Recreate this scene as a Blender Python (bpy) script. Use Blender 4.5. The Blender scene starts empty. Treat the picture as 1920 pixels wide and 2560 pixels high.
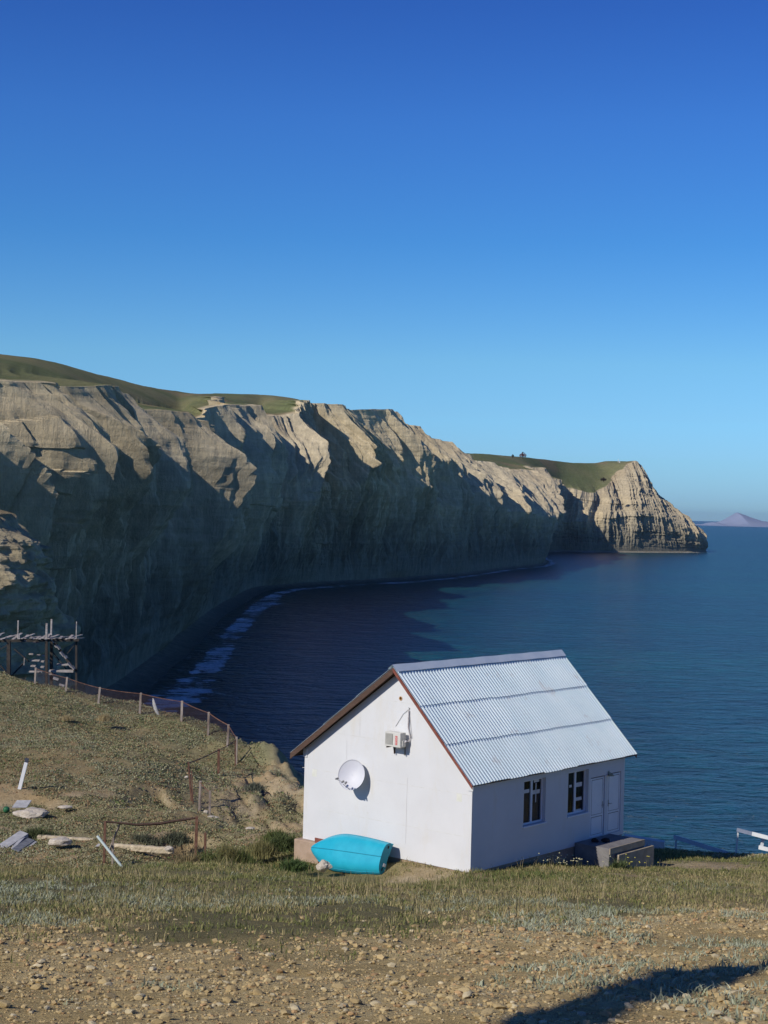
import bpy, bmesh, math, random
import numpy as np
from mathutils import Vector, Matrix
random.seed(7)
S = bpy.context.scene
COL = S.collection

# ------------------------------------------------------------------ camera, sky, sun, exposure
F, ROLL, CX, CY = 4000.0, 0.0249, 960.0, 1278.0
CR, SR = math.cos(ROLL), math.sin(ROLL)
cam_d = bpy.data.cameras.new('camera'); cam = bpy.data.objects.new('camera', cam_d); COL.objects.link(cam)
cam_d.sensor_fit = 'HORIZONTAL'; cam_d.sensor_width = 36; cam_d.lens = 36*F/1920
cam_d.shift_y = -(1280-CY)/1920
cam_d.clip_start = 0.1; cam_d.clip_end = 120000
R_ = Matrix(((CR, -SR, 0), (0, 0, -1), (SR, CR, 0)))
cam.matrix_world = R_.to_4x4()
S.camera = cam
S.render.resolution_x, S.render.resolution_y = 768, 1024

SUN = Vector((-0.762*0.829, -0.648*0.829, 0.559)).normalized()
SUN_EL = math.asin(SUN.z)
world = bpy.data.worlds.new('World'); S.world = world; world.use_nodes = True
nt = world.node_tree; nt.nodes.clear()
sky = nt.nodes.new('ShaderNodeTexSky'); sky.sky_type = 'NISHITA'; sky.sun_disc = False
sky.sun_elevation = SUN_EL; sky.sun_rotation = math.atan2(SUN.x, SUN.y)
sky.air_density = 1.0; sky.dust_density = 0.3; sky.ozone_density = 3.0; sky.altitude = 40
hs = nt.nodes.new('ShaderNodeHueSaturation'); hs.inputs['Hue'].default_value = 0.512; hs.inputs['Saturation'].default_value = 1.18; hs.inputs['Value'].default_value = 1.133
bg = nt.nodes.new('ShaderNodeBackground'); bg.inputs['Strength'].default_value = 0.15  # was calibrated at 0.085, tint is halved
wo = nt.nodes.new('ShaderNodeOutputWorld')
wtc = nt.nodes.new('ShaderNodeTexCoord'); wsp = nt.nodes.new('ShaderNodeSeparateXYZ'); wrp = nt.nodes.new('ShaderNodeValToRGB'); wmx = nt.nodes.new('ShaderNodeMix'); wmx.data_type = 'RGBA'; wmx.blend_type = 'MULTIPLY'; wmx.inputs[0].default_value = 1
nt.links.new(wtc.outputs['Generated'], wsp.inputs[0]); nt.links.new(wsp.outputs['Z'], wrp.inputs[0])
TINT = [(0.012, (0.2458, 0.4442, 0.8368)), (0.094, (0.3003, 0.5254, 0.6938)), (0.167, (0.1997, 0.4572, 0.6738)), (0.237, (0.1974, 0.4207, 0.6792)), (0.3, (0.1643, 0.3422, 0.6209)), (0.45, (0.09, 0.2, 0.42)), (1.0, (0.05, 0.11, 0.3))]          # deep clear-air blue by elevation, halved (the strength below is doubled)
while len(wrp.color_ramp.elements) < len(TINT): wrp.color_ramp.elements.new(0.5)
for i_, (p_, c_) in enumerate(TINT): wrp.color_ramp.elements[i_].position = p_; wrp.color_ramp.elements[i_].color = (*c_, 1)
nt.links.new(sky.outputs[0], hs.inputs['Color']); nt.links.new(hs.outputs[0], wmx.inputs[6]); nt.links.new(wrp.outputs[0], wmx.inputs[7]); nt.links.new(wmx.outputs[2], bg.inputs['Color']); nt.links.new(bg.outputs[0], wo.inputs['Surface'])
sl = bpy.data.lights.new('sun', 'SUN'); sl.energy = 3.8; sl.angle = math.radians(0.53); sl.color = (1.0, 0.94, 0.85)
so = bpy.data.objects.new('sun', sl); COL.objects.link(so)
so.rotation_euler = SUN.to_track_quat('Z', 'Y').to_euler(); so.location = (0, 0, 60)
S.view_settings.view_transform = 'Standard'; S.view_settings.look = 'None'
S.view_settings.exposure = 0.0; S.view_settings.gamma = 1.0; S.view_settings.use_curve_mapping = False

SEA = -35.0
def ray(px, py):
    dx, dy = (px-CX)/F, (py-CY)/F
    return Vector((dx*CR+dy*SR, 1.0, dx*SR-dy*CR))
def P(px, py, D):
    return ray(px, py)*D
def Pz(px, py, z):
    r = ray(px, py); return r*(z/r.z)

# ------------------------------------------------------------------ numpy noise
def _hash(ix, iy, iz, seed):
    h = (ix*374761393 + iy*668265263 + iz*2147483647 + seed*1274126177) & 0xffffffff
    h = ((h ^ (h >> 13))*1274126177) & 0xffffffff
    h = ((h ^ (h >> 16))*2246822519) & 0xffffffff
    return ((h ^ (h >> 15)) & 0xffffff)/float(0xffffff)
def vnoise(x, y, z=0.0, seed=0):
    x, y, z = np.broadcast_arrays(np.asarray(x, float), np.asarray(y, float), np.asarray(z, float))
    ix, iy, iz = np.floor(x).astype(np.int64), np.floor(y).astype(np.int64), np.floor(z).astype(np.int64)
    fx, fy, fz = x-ix, y-iy, z-iz
    fx = fx*fx*fx*(fx*(fx*6-15)+10); fy = fy*fy*fy*(fy*(fy*6-15)+10); fz = fz*fz*fz*(fz*(fz*6-15)+10)
    r = 0
    flat = not np.any(fz)
    for dz in ((0,) if flat else (0, 1)):
        wz = 1.0 if flat else (fz if dz else 1-fz)
        a = _hash(ix, iy, iz+dz, seed)*(1-fx) + _hash(ix+1, iy, iz+dz, seed)*fx
        b = _hash(ix, iy+1, iz+dz, seed)*(1-fx) + _hash(ix+1, iy+1, iz+dz, seed)*fx
        r = r + wz*(a*(1-fy)+b*fy)
    return r*2-1
def fbm(x, y, oct=4, seed=0, z=0.0, gain=0.5):
    r = 0; a = 1; t = 0
    for i in range(oct):
        k = 2.03**i
        r = r + a*vnoise(np.asarray(x)*k+i*17.3, np.asarray(y)*k-i*9.1, z, seed+i); t += a; a *= gain
    return r/t
def ridged(x, y, oct=3, seed=0):
    r = 0; a = 1; t = 0
    for i in range(oct):
        k = 2.1**i
        r = r + a*(1-2*np.abs(vnoise(np.asarray(x)*k+i*7.7, np.asarray(y)*k+i*3.3, 0, seed+i))); t += a; a *= 0.5
    return r/t
def sstep(a, b, x):
    t = np.clip((np.asarray(x, float)-a)/(b-a), 0, 1); return t*t*(3-2*t)
def lerp(a, b, t): return a+(b-a)*t

# ------------------------------------------------------------------ material helpers
class NT:
    def __init__(s, name):
        s.m = bpy.data.materials.new(name); s.m.use_nodes = True; s.t = s.m.node_tree
        s.b = s.t.nodes['Principled BSDF']; s.out = s.t.nodes['Material Output']
    def n(s, typ, **kw):
        nd = s.t.nodes.new(typ)
        for k, v in kw.items():
            if k.startswith('_'): setattr(nd, k[1:], v)
            else: nd.inputs[k.replace('__', ' ')].default_value = v
        return nd
    def l(s, a, b): s.t.links.new(a, b)
    def coord(s, scale=(1, 1, 1), kind='Object'):
        tc = s.n('ShaderNodeTexCoord'); mp = s.n('ShaderNodeMapping'); mp.inputs['Scale'].default_value = scale
        s.l(tc.outputs[kind], mp.inputs['Vector']); return mp.outputs[0]
    def noise(s, scale, detail=4, rough=0.55, vec=None, dist=0.0):
        nd = s.n('ShaderNodeTexNoise', Scale=scale, Detail=detail, Roughness=rough, Distortion=dist)
        if vec is None: vec = s.coord()
        s.l(vec, nd.inputs['Vector']); return nd.outputs['Fac']
    def ramp(s, fac, stops):
        r = s.n('ShaderNodeValToRGB'); e = r.color_ramp.elements
        while len(e) < len(stops): e.new(0.5)
        for i, (p, c) in enumerate(stops):
            e[i].position = p; e[i].color = (c[0], c[1], c[2], 1) if not isinstance(c, (int, float)) else (c, c, c, 1)
        s.l(fac, r.inputs[0]); return r.outputs[0]
    def mix(s, fac, a, b, mode='MIX'):
        m = s.n('ShaderNodeMix', _data_type='RGBA', _blend_type=mode)
        for sock, v in ((m.inputs[0], fac), (m.inputs[6], a), (m.inputs[7], b)):
            if hasattr(v, 'is_output'): s.l(v, sock)
            elif isinstance(v, (int, float)): sock.default_value = v
            else: sock.default_value = (v[0], v[1], v[2], 1)
        return m.outputs[2]
    def math(s, op, a, b=0.0):
        m = s.n('ShaderNodeMath', _operation=op)
        for i, v in enumerate((a, b)):
            if hasattr(v, 'is_output'): s.l(v, m.inputs[i])
            else: m.inputs[i].default_value = v
        return m.outputs[0]
    def attr(s, name, out='Fac'):
        a = s.n('ShaderNodeAttribute'); a.attribute_name = name; return a.outputs[out]
    def bump(s, h, strength=0.5, dist=0.05, prev=None):
        b = s.n('ShaderNodeBump', Strength=strength, Distance=dist); s.l(h, b.inputs['Height'])
        if prev is not None: s.l(prev, b.inputs['Normal'])
        s.l(b.outputs[0], s.b.inputs['Normal']); return b.outputs[0]
    def col(s, c):
        if hasattr(c, 'is_output'): s.l(c, s.b.inputs['Base Color'])
        else: s.b.inputs['Base Color'].default_value = (c[0], c[1], c[2], 1)
    def set(s, **kw):
        for k, v in kw.items(): s.b.inputs[k.replace('__', ' ')].default_value = v
def mottled(name, c1, c2, scale=3.0, rough=0.85, bump=0.3, bscale=30, bd=0.01, spec=0.3, metal=0.0, stops=(0.35, 0.65), stretch=(1, 1, 1)):
    k = NT(name); v = k.coord(stretch)
    k.col(k.ramp(k.noise(scale, 6, 0.6, v), [(stops[0], c1), (stops[1], c2)]))
    k.set(Roughness=rough, Metallic=metal); k.b.inputs['Specular IOR Level'].default_value = spec
    if bump: k.bump(k.noise(bscale, 5, 0.6, v), bump, bd)
    return k.m
def vcol_mat(name, rough=0.8, spec=0.2, var=0.0, trans=0.0):
    k = NT(name); a = k.attr('Col', 'Color'); k.col(a); k.set(Roughness=rough)
    k.b.inputs['Specular IOR Level'].default_value = spec
    if trans:
        tr = k.n('ShaderNodeBsdfTranslucent'); k.l(a, tr.inputs[0]); ms = k.n('ShaderNodeMixShader'); ms.inputs[0].default_value = trans
        k.l(k.b.outputs[0], ms.inputs[1]); k.l(tr.outputs[0], ms.inputs[2]); k.l(ms.outputs[0], k.out.inputs[0])
    return k.m

# ------------------------------------------------------------------ object helpers
def tag(o, label=None, cat=None, group=None, kind=None):
    if label: o['label'] = label
    if cat: o['category'] = cat
    if group: o['group'] = group
    if kind: o['kind'] = kind
    return o
def thing(name, label, cat, loc=(0, 0, 0), group=None):
    o = bpy.data.objects.new(name, None); COL.objects.link(o); o.location = loc; o.empty_display_size = 0.3
    return tag(o, label, cat, group)
def link(name, me, mats, parent=None):
    o = bpy.data.objects.new(name, me); COL.objects.link(o)
    for m in (mats if isinstance(mats, (list, tuple)) else [mats]): me.materials.append(m)
    if parent is not None:
        o.parent = parent; o.matrix_parent_inverse = Matrix.Translation(-Vector(parent.location)) if parent.type == 'EMPTY' else Matrix()
        if parent.type != 'EMPTY': o.matrix_parent_inverse = Matrix()
    return o
class MB:
    """collects shapes in world coordinates"""
    def __init__(s): s.v = []; s.f = []; s.mi = []; s.smooth = False
    def add(s, vs, fs, mi=0):
        k = len(s.v); s.v += [tuple(v) for v in vs]; s.f += [tuple(i+k for i in f) for f in fs]; s.mi += [mi]*len(fs); return s
    def box(s, o, ax, ay, az, mi=0):
        """o corner, three edge vectors"""
        o, ax, ay, az = map(Vector, (o, ax, ay, az))
        vs = [o, o+ax, o+ax+ay, o+ay, o+az, o+ax+az, o+ax+ay+az, o+ay+az]
        fs = [(0, 3, 2, 1), (4, 5, 6, 7), (0, 1, 5, 4), (1, 2, 6, 5), (2, 3, 7, 6), (3, 0, 4, 7)]
        if ax.cross(ay).dot(az) < 0: fs = [f[::-1] for f in fs]
        return s.add(vs, fs, mi)
    def cbox(s, c, ax, ay, az, mi=0):
        c = Vector(c); ax, ay, az = Vector(ax), Vector(ay), Vector(az)
        return s.box(c-ax/2-ay/2-az/2, ax, ay, az, mi)
    def beam(s, a, b, w, h=None, up=(0, 0, 1), mi=0):
        a, b = Vector(a), Vector(b); h = h or w; d = (b-a)
        up = Vector(up)
        if abs(d.normalized().dot(up)) > 0.95: up = Vector((0, 1, 0))
        x = d.cross(up).normalized(); y = x.cross(d).normalized()
        return s.box(a-x*w/2-y*h/2, d, x*w, y*h, mi)
    def tube(s, pts, r, n=8, mi=0, cap=True):
        pts = [Vector(p) for p in pts]; rs = r if isinstance(r, (list, tuple)) else [r]*len(pts)
        rings = []; vs = []; fs = []
        for i, p in enumerate(pts):
            d = (pts[min(i+1, len(pts)-1)]-pts[max(i-1, 0)]).normalized()
            up = Vector((0, 0, 1)) if abs(d.z) < 0.9 else Vector((0, 1, 0))
            x = d.cross(up).normalized(); y = x.cross(d)
            vs += [p+(x*math.cos(2*math.pi*k/n)+y*math.sin(2*math.pi*k/n))*rs[i] for k in range(n)]
        for i in range(len(pts)-1):
            for k in range(n):
                k2 = (k+1) % n
                fs.append((i*n+k, i*n+k2, (i+1)*n+k2, (i+1)*n+k))
        if cap: fs += [tuple(range(n))[::-1], tuple((len(pts)-1)*n+k for k in range(n))]
        return s.add(vs, fs, mi)
    def prism(s, poly, ext, mi=0):
        """polygon (3-D points) extruded by vector"""
        n = len(poly); ext = Vector(ext); a = [Vector(p) for p in poly]
        vs = a+[p+ext for p in a]
        fs = [tuple(range(n))[::-1], tuple(range(n, 2*n))]+[(i, (i+1) % n, n+(i+1) % n, n+i) for i in range(n)]
        nn = sum(((a[i]).cross(a[(i+1) % n]) for i in range(n)), Vector())
        if nn.dot(ext) < 0: fs = [f[::-1] for f in fs]
        return s.add(vs, fs, mi)
    def build(s, name, mats, parent=None, smooth=False, bevel=0):
        me = bpy.data.meshes.new(name); me.from_pydata([tuple(v) for v in s.v], [], s.f); me.update()
        o = link(name, me, mats, parent)
        for p, m in zip(me.polygons, s.mi): p.material_index = m; p.use_smooth = smooth
        if bevel:
            b = o.modifiers.new('bevel', 'BEVEL'); b.width = bevel; b.segments = 2; b.limit_method = 'ANGLE'
        return o
def np_mesh(name, V, Fc, mats, cols=None, smooth=False, attrs=None, parent=None):
    """V (n,3); Fc (m,k) equal-sided faces"""
    V = np.asarray(V, np.float32); Fc = np.asarray(Fc, np.int32); k = Fc.shape[1]
    me = bpy.data.meshes.new(name); me.vertices.add(len(V)); me.vertices.foreach_set('co', V.ravel())
    me.loops.add(Fc.size); me.loops.foreach_set('vertex_index', Fc.ravel())
    me.polygons.add(len(Fc)); me.polygons.foreach_set('loop_start', np.arange(0, Fc.size, k, dtype=np.int32))
    me.polygons.foreach_set('use_smooth', np.full(len(Fc), smooth))
    me.update(calc_edges=True)
    if cols is not None:
        a = me.color_attributes.new('Col', 'FLOAT_COLOR', 'POINT')
        c = np.ones((len(V), 4), np.float32); c[:, :3] = cols; a.data.foreach_set('color', c.ravel())
    for n_, d in (attrs or {}).items():
        a = me.attributes.new(n_, 'FLOAT', 'POINT'); a.data.foreach_set('value', np.asarray(d, np.float32).ravel())
    return link(name, me, mats, parent)
def grid_faces(nu, nv):
    i = np.arange(nu-1)[:, None]*nv + np.arange(nv-1)[None, :]
    i = i.ravel(); return np.stack([i, i+nv, i+nv+1, i+1], 1)
# ------------------------------------------------------------------ the near ground (height function)
CP = []
for D in (-20, 0, 12, 25, 38):
    for X in (-30, -10, 8, 30): CP.append((X, D, -1.6-0.192*D))
for X, D in ((-3, 48), (3, 49), (12, 48), (-8, 46)): CP.append((X, D, -1.6-0.194*D))
for px, py, D in ((752, 2152, 54), (600, 2175, 50), (300, 2200, 48), (0, 2205, 46), (1500, 2165, 55), (1680, 2128, 60), (1900, 2150, 58), (1600, 2170, 53),
                  (260, 2167, 60), (0, 2130, 64), (300, 2125, 64), (0, 2000, 74), (330, 2010, 74), (480, 2020, 74),
                  (0, 1850, 90), (300, 1850, 90), (450, 1900, 86), (0, 1700, 107), (85, 1723, 105), (240, 1770, 104), (350, 1783, 104), (453, 1803, 102),
                  (520, 1838, 100), (568, 1866, 98), (591, 1901, 95), (546, 1935, 88), (478, 1985, 80), (525, 2043, 75), (489, 2136, 62),
                  (635, 1852, 96), (690, 1895, 92), (748, 1960, 87), (650, 2000, 82), (620, 2055, 72), (700, 2092, 64), (-250, 1700, 107), (-250, 1990, 74), (-250, 2200, 46),
                  (2150, 2150, 58), (-120, 1640, 116)):
    p = P(px, py, D); CP.append((p.x, p.y, p.z))
for px, py, D in ((860, 2194, 51.3), (780, 2182, 52.2), (960, 2202, 50.6), (640, 2195, 50.5), (860, 2230, 47.5)):
    p = P(px, py, D); CP.append((p.x, p.y, p.z))
for px, py, D in ((1000, 2170, 51.0), (1150, 2193, 49.4), (1060, 2178, 50.4)):
    p = P(px, py, D); CP.append((p.x, p.y, p.z))
CP += [(5, 66, -13.2), (12, 63, -13.2), (24, 60, -13.0), (2, 60, -12.2), (6, 54, -11.7), (0, 78, -15.2)]
CP = np.array(CP)
def _tps(r2): return 0.5*r2*np.log(r2+1e-9)
_n = len(CP); _A = np.zeros((_n+3, _n+3))
_d2 = ((CP[:, None, :2]-CP[None, :, :2])**2).sum(-1); _A[:_n, :_n] = _tps(_d2)+np.eye(_n)*0.6
_A[:_n, _n] = 1; _A[:_n, _n+1:] = CP[:, :2]; _A[_n, :_n] = 1; _A[_n+1:, :_n] = CP[:, :2].T
_W = np.linalg.solve(_A, np.concatenate([CP[:, 2], np.zeros(3)]))
def base_h(x, y):
    x = np.asarray(x, float); y = np.asarray(y, float); r = _W[_n]+_W[_n+1]*x+_W[_n+2]*y
    for i in range(_n): r = r+_W[i]*_tps((x-CP[i, 0])**2+(y-CP[i, 1])**2)
    return r
def seg_dist(x, y, poly, closed=False):
    """distance to polyline and arclength of nearest point"""
    best = np.full(np.shape(x), 1e18); arc = np.zeros(np.shape(x)); acc = 0
    pts = list(poly)+([poly[0]] if closed else [])
    for (ax, ay), (bx, by) in zip(pts[:-1], pts[1:]):
        L2 = (bx-ax)**2+(by-ay)**2; t = np.clip(((x-ax)*(bx-ax)+(y-ay)*(by-ay))/L2, 0, 1)
        d = (x-ax-t*(bx-ax))**2+(y-ay-t*(by-ay))**2; m = d < best
        best = np.where(m, d, best); arc = np.where(m, acc+t*math.sqrt(L2), arc); acc += math.sqrt(L2)
    return np.sqrt(best), arc
def inside(x, y, poly):
    c = np.zeros(np.shape(x), bool); n = len(poly)
    for i in range(n):
        (ax, ay), (bx, by) = poly[i], poly[(i+1) % n]
        if ay == by: continue
        c ^= ((ay > y) != (by > y)) & (x < (bx-ax)*(y-ay)/(by-ay)+ax)
    return c
def q2(px, py, D): p = P(px, py, D); return (p.x, p.y)
EDGE = [(-70, 122), (-45, 119), q2(0, 1690, 112), q2(86, 1720, 108.5), q2(163, 1740, 108), q2(240, 1755, 107.5), q2(350, 1770, 107), q2(453, 1788, 105.5), q2(525, 1820, 103),
        q2(590, 1838, 100.5), q2(640, 1850, 97.5), q2(695, 1892, 92.5), q2(750, 1962, 86.5), (-1.0, 80), (0.5, 74), (3.5, 69), (8, 66), (14, 63.5), (21, 61.5), (32, 59), (50, 50), (75, 20), (80, -30), (-75, -30)]
# scarps: (polyline of the lip, drop, width); ground falls on the camera side of the lip
def scarp(x, y, pts, drop, w, seed):
    d, arc = seg_dist(x, y, pts); tot = sum(math.dist(a, b) for a, b in zip(pts[:-1], pts[1:]))
    yy = np.interp(x, [p[0] for p in pts], [p[1] for p in pts]) + 0.5*fbm(x*0.9, y*0.4, 3, seed)
    side = y-yy                                       # >0 behind lip
    fade = sstep(pts[0][0]-1.0, pts[0][0]+1.5, x)*(1-sstep(pts[-1][0]-1.5, pts[-1][0]+1.0, x))
    return -drop*fade*(1-sstep(-w, 0.0, side))*sstep(-9.0, -w, side), fade*sstep(-w*1.1, -w*0.6, side)*(1-sstep(-0.1*w, 0.35, side))
SC = [([q2(385, 2082, 67), q2(470, 2072, 67.5), q2(560, 2070, 67)], 1.0, 0.5, 11),
      ([q2(-200, 2006, 75.5), q2(60, 2008, 75), q2(205, 2016, 74)], 0.35, 0.4, 12),
      ([q2(330, 1985, 79), q2(400, 1972, 80), q2(470, 1990, 78)], 0.5, 0.5, 13)]
def terr(x, y, detail=True):
    x = np.asarray(x, float); y = np.asarray(y, float)
    z = base_h(x, y); sc = np.zeros(np.shape(x))
    for pts, dr, w, sd in SC:
        a, m = scarp(x, y, pts, dr, w, sd); z = z+a; sc = np.maximum(sc, m)
    d, arc = seg_dist(x, y, EDGE, True); ins = inside(x, y, EDGE); sd = np.where(ins, -d, d)
    sdn = sd + 1.3*fbm(arc*0.16, sd*0.05, 4, 21) + 0.5*ridged(arc*0.45, sd*0.12, 3, 23)*sstep(-1, 4, sd)
    drop = np.where(sdn > 0, 0, 0)+0.9*(np.sqrt(np.maximum(sdn+0.8, 0)**2+0.6)-0.77)*1.25
    drop = np.where(sdn > -0.8, drop, 0)
    gully = ridged(arc*0.11, sd*0.03, 3, 25)
    z = z-drop - np.clip(-gully, 0, 1)*sstep(0, 6, sdn)*2.5
    # promontory flank: rills on the bare slope right of the fence
    flank = np.exp(-((x+5.5)/4.5)**2-((y-84)/13)**2)
    z = z - flank*sstep(-10.5, -7, x)*(1.3*np.clip(ridged(x*.34+.16*y, y*.07, 3, 33), -.3, 1)+.35*ridged(x*1.4+.5*y, y*.3, 3, 34)+0.22*fbm(x*1.5, y*.8, 4, 35)+0.9*sstep(.62, .92, ridged(x*.42+.22*y+.5*fbm(x*.5, y*.5, 2, 36), y*.05, 2, 37)))
    ang = (x*0.8+y*0.6)
    z = z - flank*0.9*np.clip(ridged(ang*0.16+0.3*fbm(x*.2, y*.2, 2, 5), (x-y)*0.05, 3, 31), -0.4, 1)*1.0
    gx, gy = q2(655, 2050, 74)
    z = z - 1.6*np.exp(-(((x-gx)*0.9+(y-gy)*0.25)/1.2)**2-((y-gy)/5.0)**2)
    z = z + sstep(-2.5, .5, sd)*sstep(70, 76, y)*(x > -14)*(.45*ridged(arc*.55, sd*.25, 3, 38)+.25*fbm(x*1.6, y*1.6, 3, 39))
    z = z + .16*np.exp(-(seg_dist(x, y, [(2.95, 49.3), (.3, 51.5)])[0]/.6)**2)
    if detail:
        z = z + 0.16*fbm(x*0.22, y*0.22, 4, 3)*sstep(5, 30, y) + 0.05*fbm(x*1.3, y*1.3, 4, 4)
        z = z + 0.12*sstep(58, 70, y)*fbm(x*0.8, y*0.5, 4, 9)
    return z, sd, sc
def ground_masks(x, y, sd, sc):
    """grass cover 0..1, sandy earth 0..1, gravel 0..1"""
    n1 = fbm(x*0.12, y*0.10, 4, 41); n2 = fbm(x*0.45, y*0.35, 4, 42); n3 = fbm(x*1.6, y*1.2, 3, 43)
    gl = 22.5+0.9*np.clip(x, -6, 7)+4.5*n1+5.0*n2                      # where the gravel gives way to grass
    gravel = 1-sstep(-4.0, 4.5, y-gl)
    gravel = np.clip(gravel + 0.0, 0, 1)
    # bare path in front of the boat and left of the house, bare patch right of the steps
    path = np.exp(-((x+4.6)/2.2)**2-((y-50.2)/1.4)**2)+np.exp(-((x+5.0+0.25*(y-54))/0.9)**2-((y-54.5)/4.5)**2)
    path += 0.9*np.exp(-((x-1.2)/2.0)**2-((y-49.6)/0.9)**2)
    path += 1.2*np.exp(-((x-11.2)/2.6)**2-((y-55.0)/1.5)**2)+0.8*np.exp(-((x-14)/2.0)**2-((y-57)/1.2)**2)+0.9*np.exp(-((x-8.0)/1.3)**2-((y-49.8)/0.8)**2)
    path = np.clip(path*1.3+0.5*n2-0.25, 0, 1)
    far = sstep(57, 63, y)
    sand = np.clip(np.maximum(path*(1-far), sc), 0, 1)
    yard = far*(1-sstep(76, 82, y))*(1-sstep(-1, 2, x))   # worked ground round the stone beams
    sand = np.maximum(sand, yard*sstep(0.02, 0.35, n2+0.5*n3+0.15*n1))
    sand = np.maximum(sand, sstep(-1.2, 2.0, sd)*(1-0.5*sstep(0.1, 0.5, n2)))
    fl = np.clip(1.6*np.exp(-((x+5.0)/5.0)**2-((y-84)/12)**2)-0.3, 0, 1)*sstep(-11.5, -8.5, x+0.0*(y-84))
    sand = np.maximum(sand, fl*(1-0.8*sstep(0.05, 0.4, n2+0.3*n1)))
    return gravel, sand, n1, n2, n3

def axis(lo, hi, fn):
    a = [lo]
    while a[-1] < hi: a.append(a[-1]+fn(a[-1]))
    return np.array(a)
gx_ = axis(-72, 70, lambda x: 0.16 if -13 < x < 13 else (0.3 if -34 < x < 20 else 1.0))
gy_ = axis(-25, 150, lambda y: 0.6 if y < 8 else (0.12 if y < 30 else (0.2 if y < 60 else (0.3 if y < 125 else 0.9))))
GX, GY = np.meshgrid(gx_, gy_, indexing='ij')
GZ, GSD, GSC = terr(GX, GY)
gravel, sand, n1, n2, n3 = ground_masks(GX, GY, GSD, GSC)
GZ = GZ + gravel*0.035*fbm(GX*4, GY*4, 3, 61)
GZ = np.maximum(GZ, SEA-4)
RNG = np.random.default_rng(5)
def c3(*c): return np.array(c, float)
def ground_colour(x, y, gravel, sand, n1, n2, n3):
    g = np.empty(np.shape(x)+(3,))
    near_grass = lerp(c3(.24, .215, .105), c3(.36, .29, .16), sstep(-.4, .4, n2)[..., None])
    farf = sstep(56, 64, y)
    field = lerp(c3(.30, .265, .145), c3(.24, .24, .135), sstep(-.25, .3, n2+0.4*n3)[..., None])
    field = lerp(field, np.broadcast_to(c3(.36, .25, .135), field.shape), (0.4*sstep(.1, .45, n1-0.5*n3))[..., None])
    vg = (1-sstep(60, 66, y))*sstep(50, 56, y)
    g[...] = lerp(near_grass, field, farf[..., None])
    g = lerp(g, np.broadcast_to(c3(.15, .17, .055), g.shape), (0.6*vg)[..., None])
    gr = lerp(c3(.66, .50, .235), c3(.76, .60, .31), sstep(-.3, .4, n3+n2)[..., None])
    g = lerp(g, gr, gravel[..., None])
    sd_ = lerp(c3(.44, .34, .205), c3(.50, .41, .27), sstep(-.3, .3, n3)[..., None])
    sd_ = lerp(sd_, np.broadcast_to(c3(.47, .33, .17), sd_.shape), (0.7*sstep(0, .5, n1))[..., None])
    return lerp(g, sd_, (0.92*sand)[..., None])
gcol = ground_colour(GX, GY, gravel, sand, n1, n2, n3)
k = NT('ground'); a = k.attr('Col', 'Color')
v = k.coord(); nz = k.noise(9.0, 6, 0.7, v); nz2 = k.noise(1.7, 6, 0.65, v)
c = k.mix(0.45, a, k.ramp(nz, [(0.3, (.6, .55, .5)), (0.7, (1.4, 1.4, 1.35))]), 'MULTIPLY')
c = k.mix(0.35, c, k.ramp(nz2, [(0.35, (.65, .62, .55)), (0.65, (1.25, 1.25, 1.25))]), 'MULTIPLY')
k.col(c); k.set(Roughness=0.95); k.b.inputs['Specular IOR Level'].default_value = 0.1
b1 = k.bump(k.noise(3.0, 8, 0.75, v), 0.8, 0.16); k.bump(k.noise(22, 6, 0.75, v), 0.9, 0.05, b1)
ground_m = k.m
ground = np_mesh('ground', np.stack([GX, GY, GZ], -1).reshape(-1, 3), grid_faces(len(gx_), len(gy_)), ground_m, gcol.reshape(-1, 3), True)
tag(ground, kind='structure')

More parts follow.
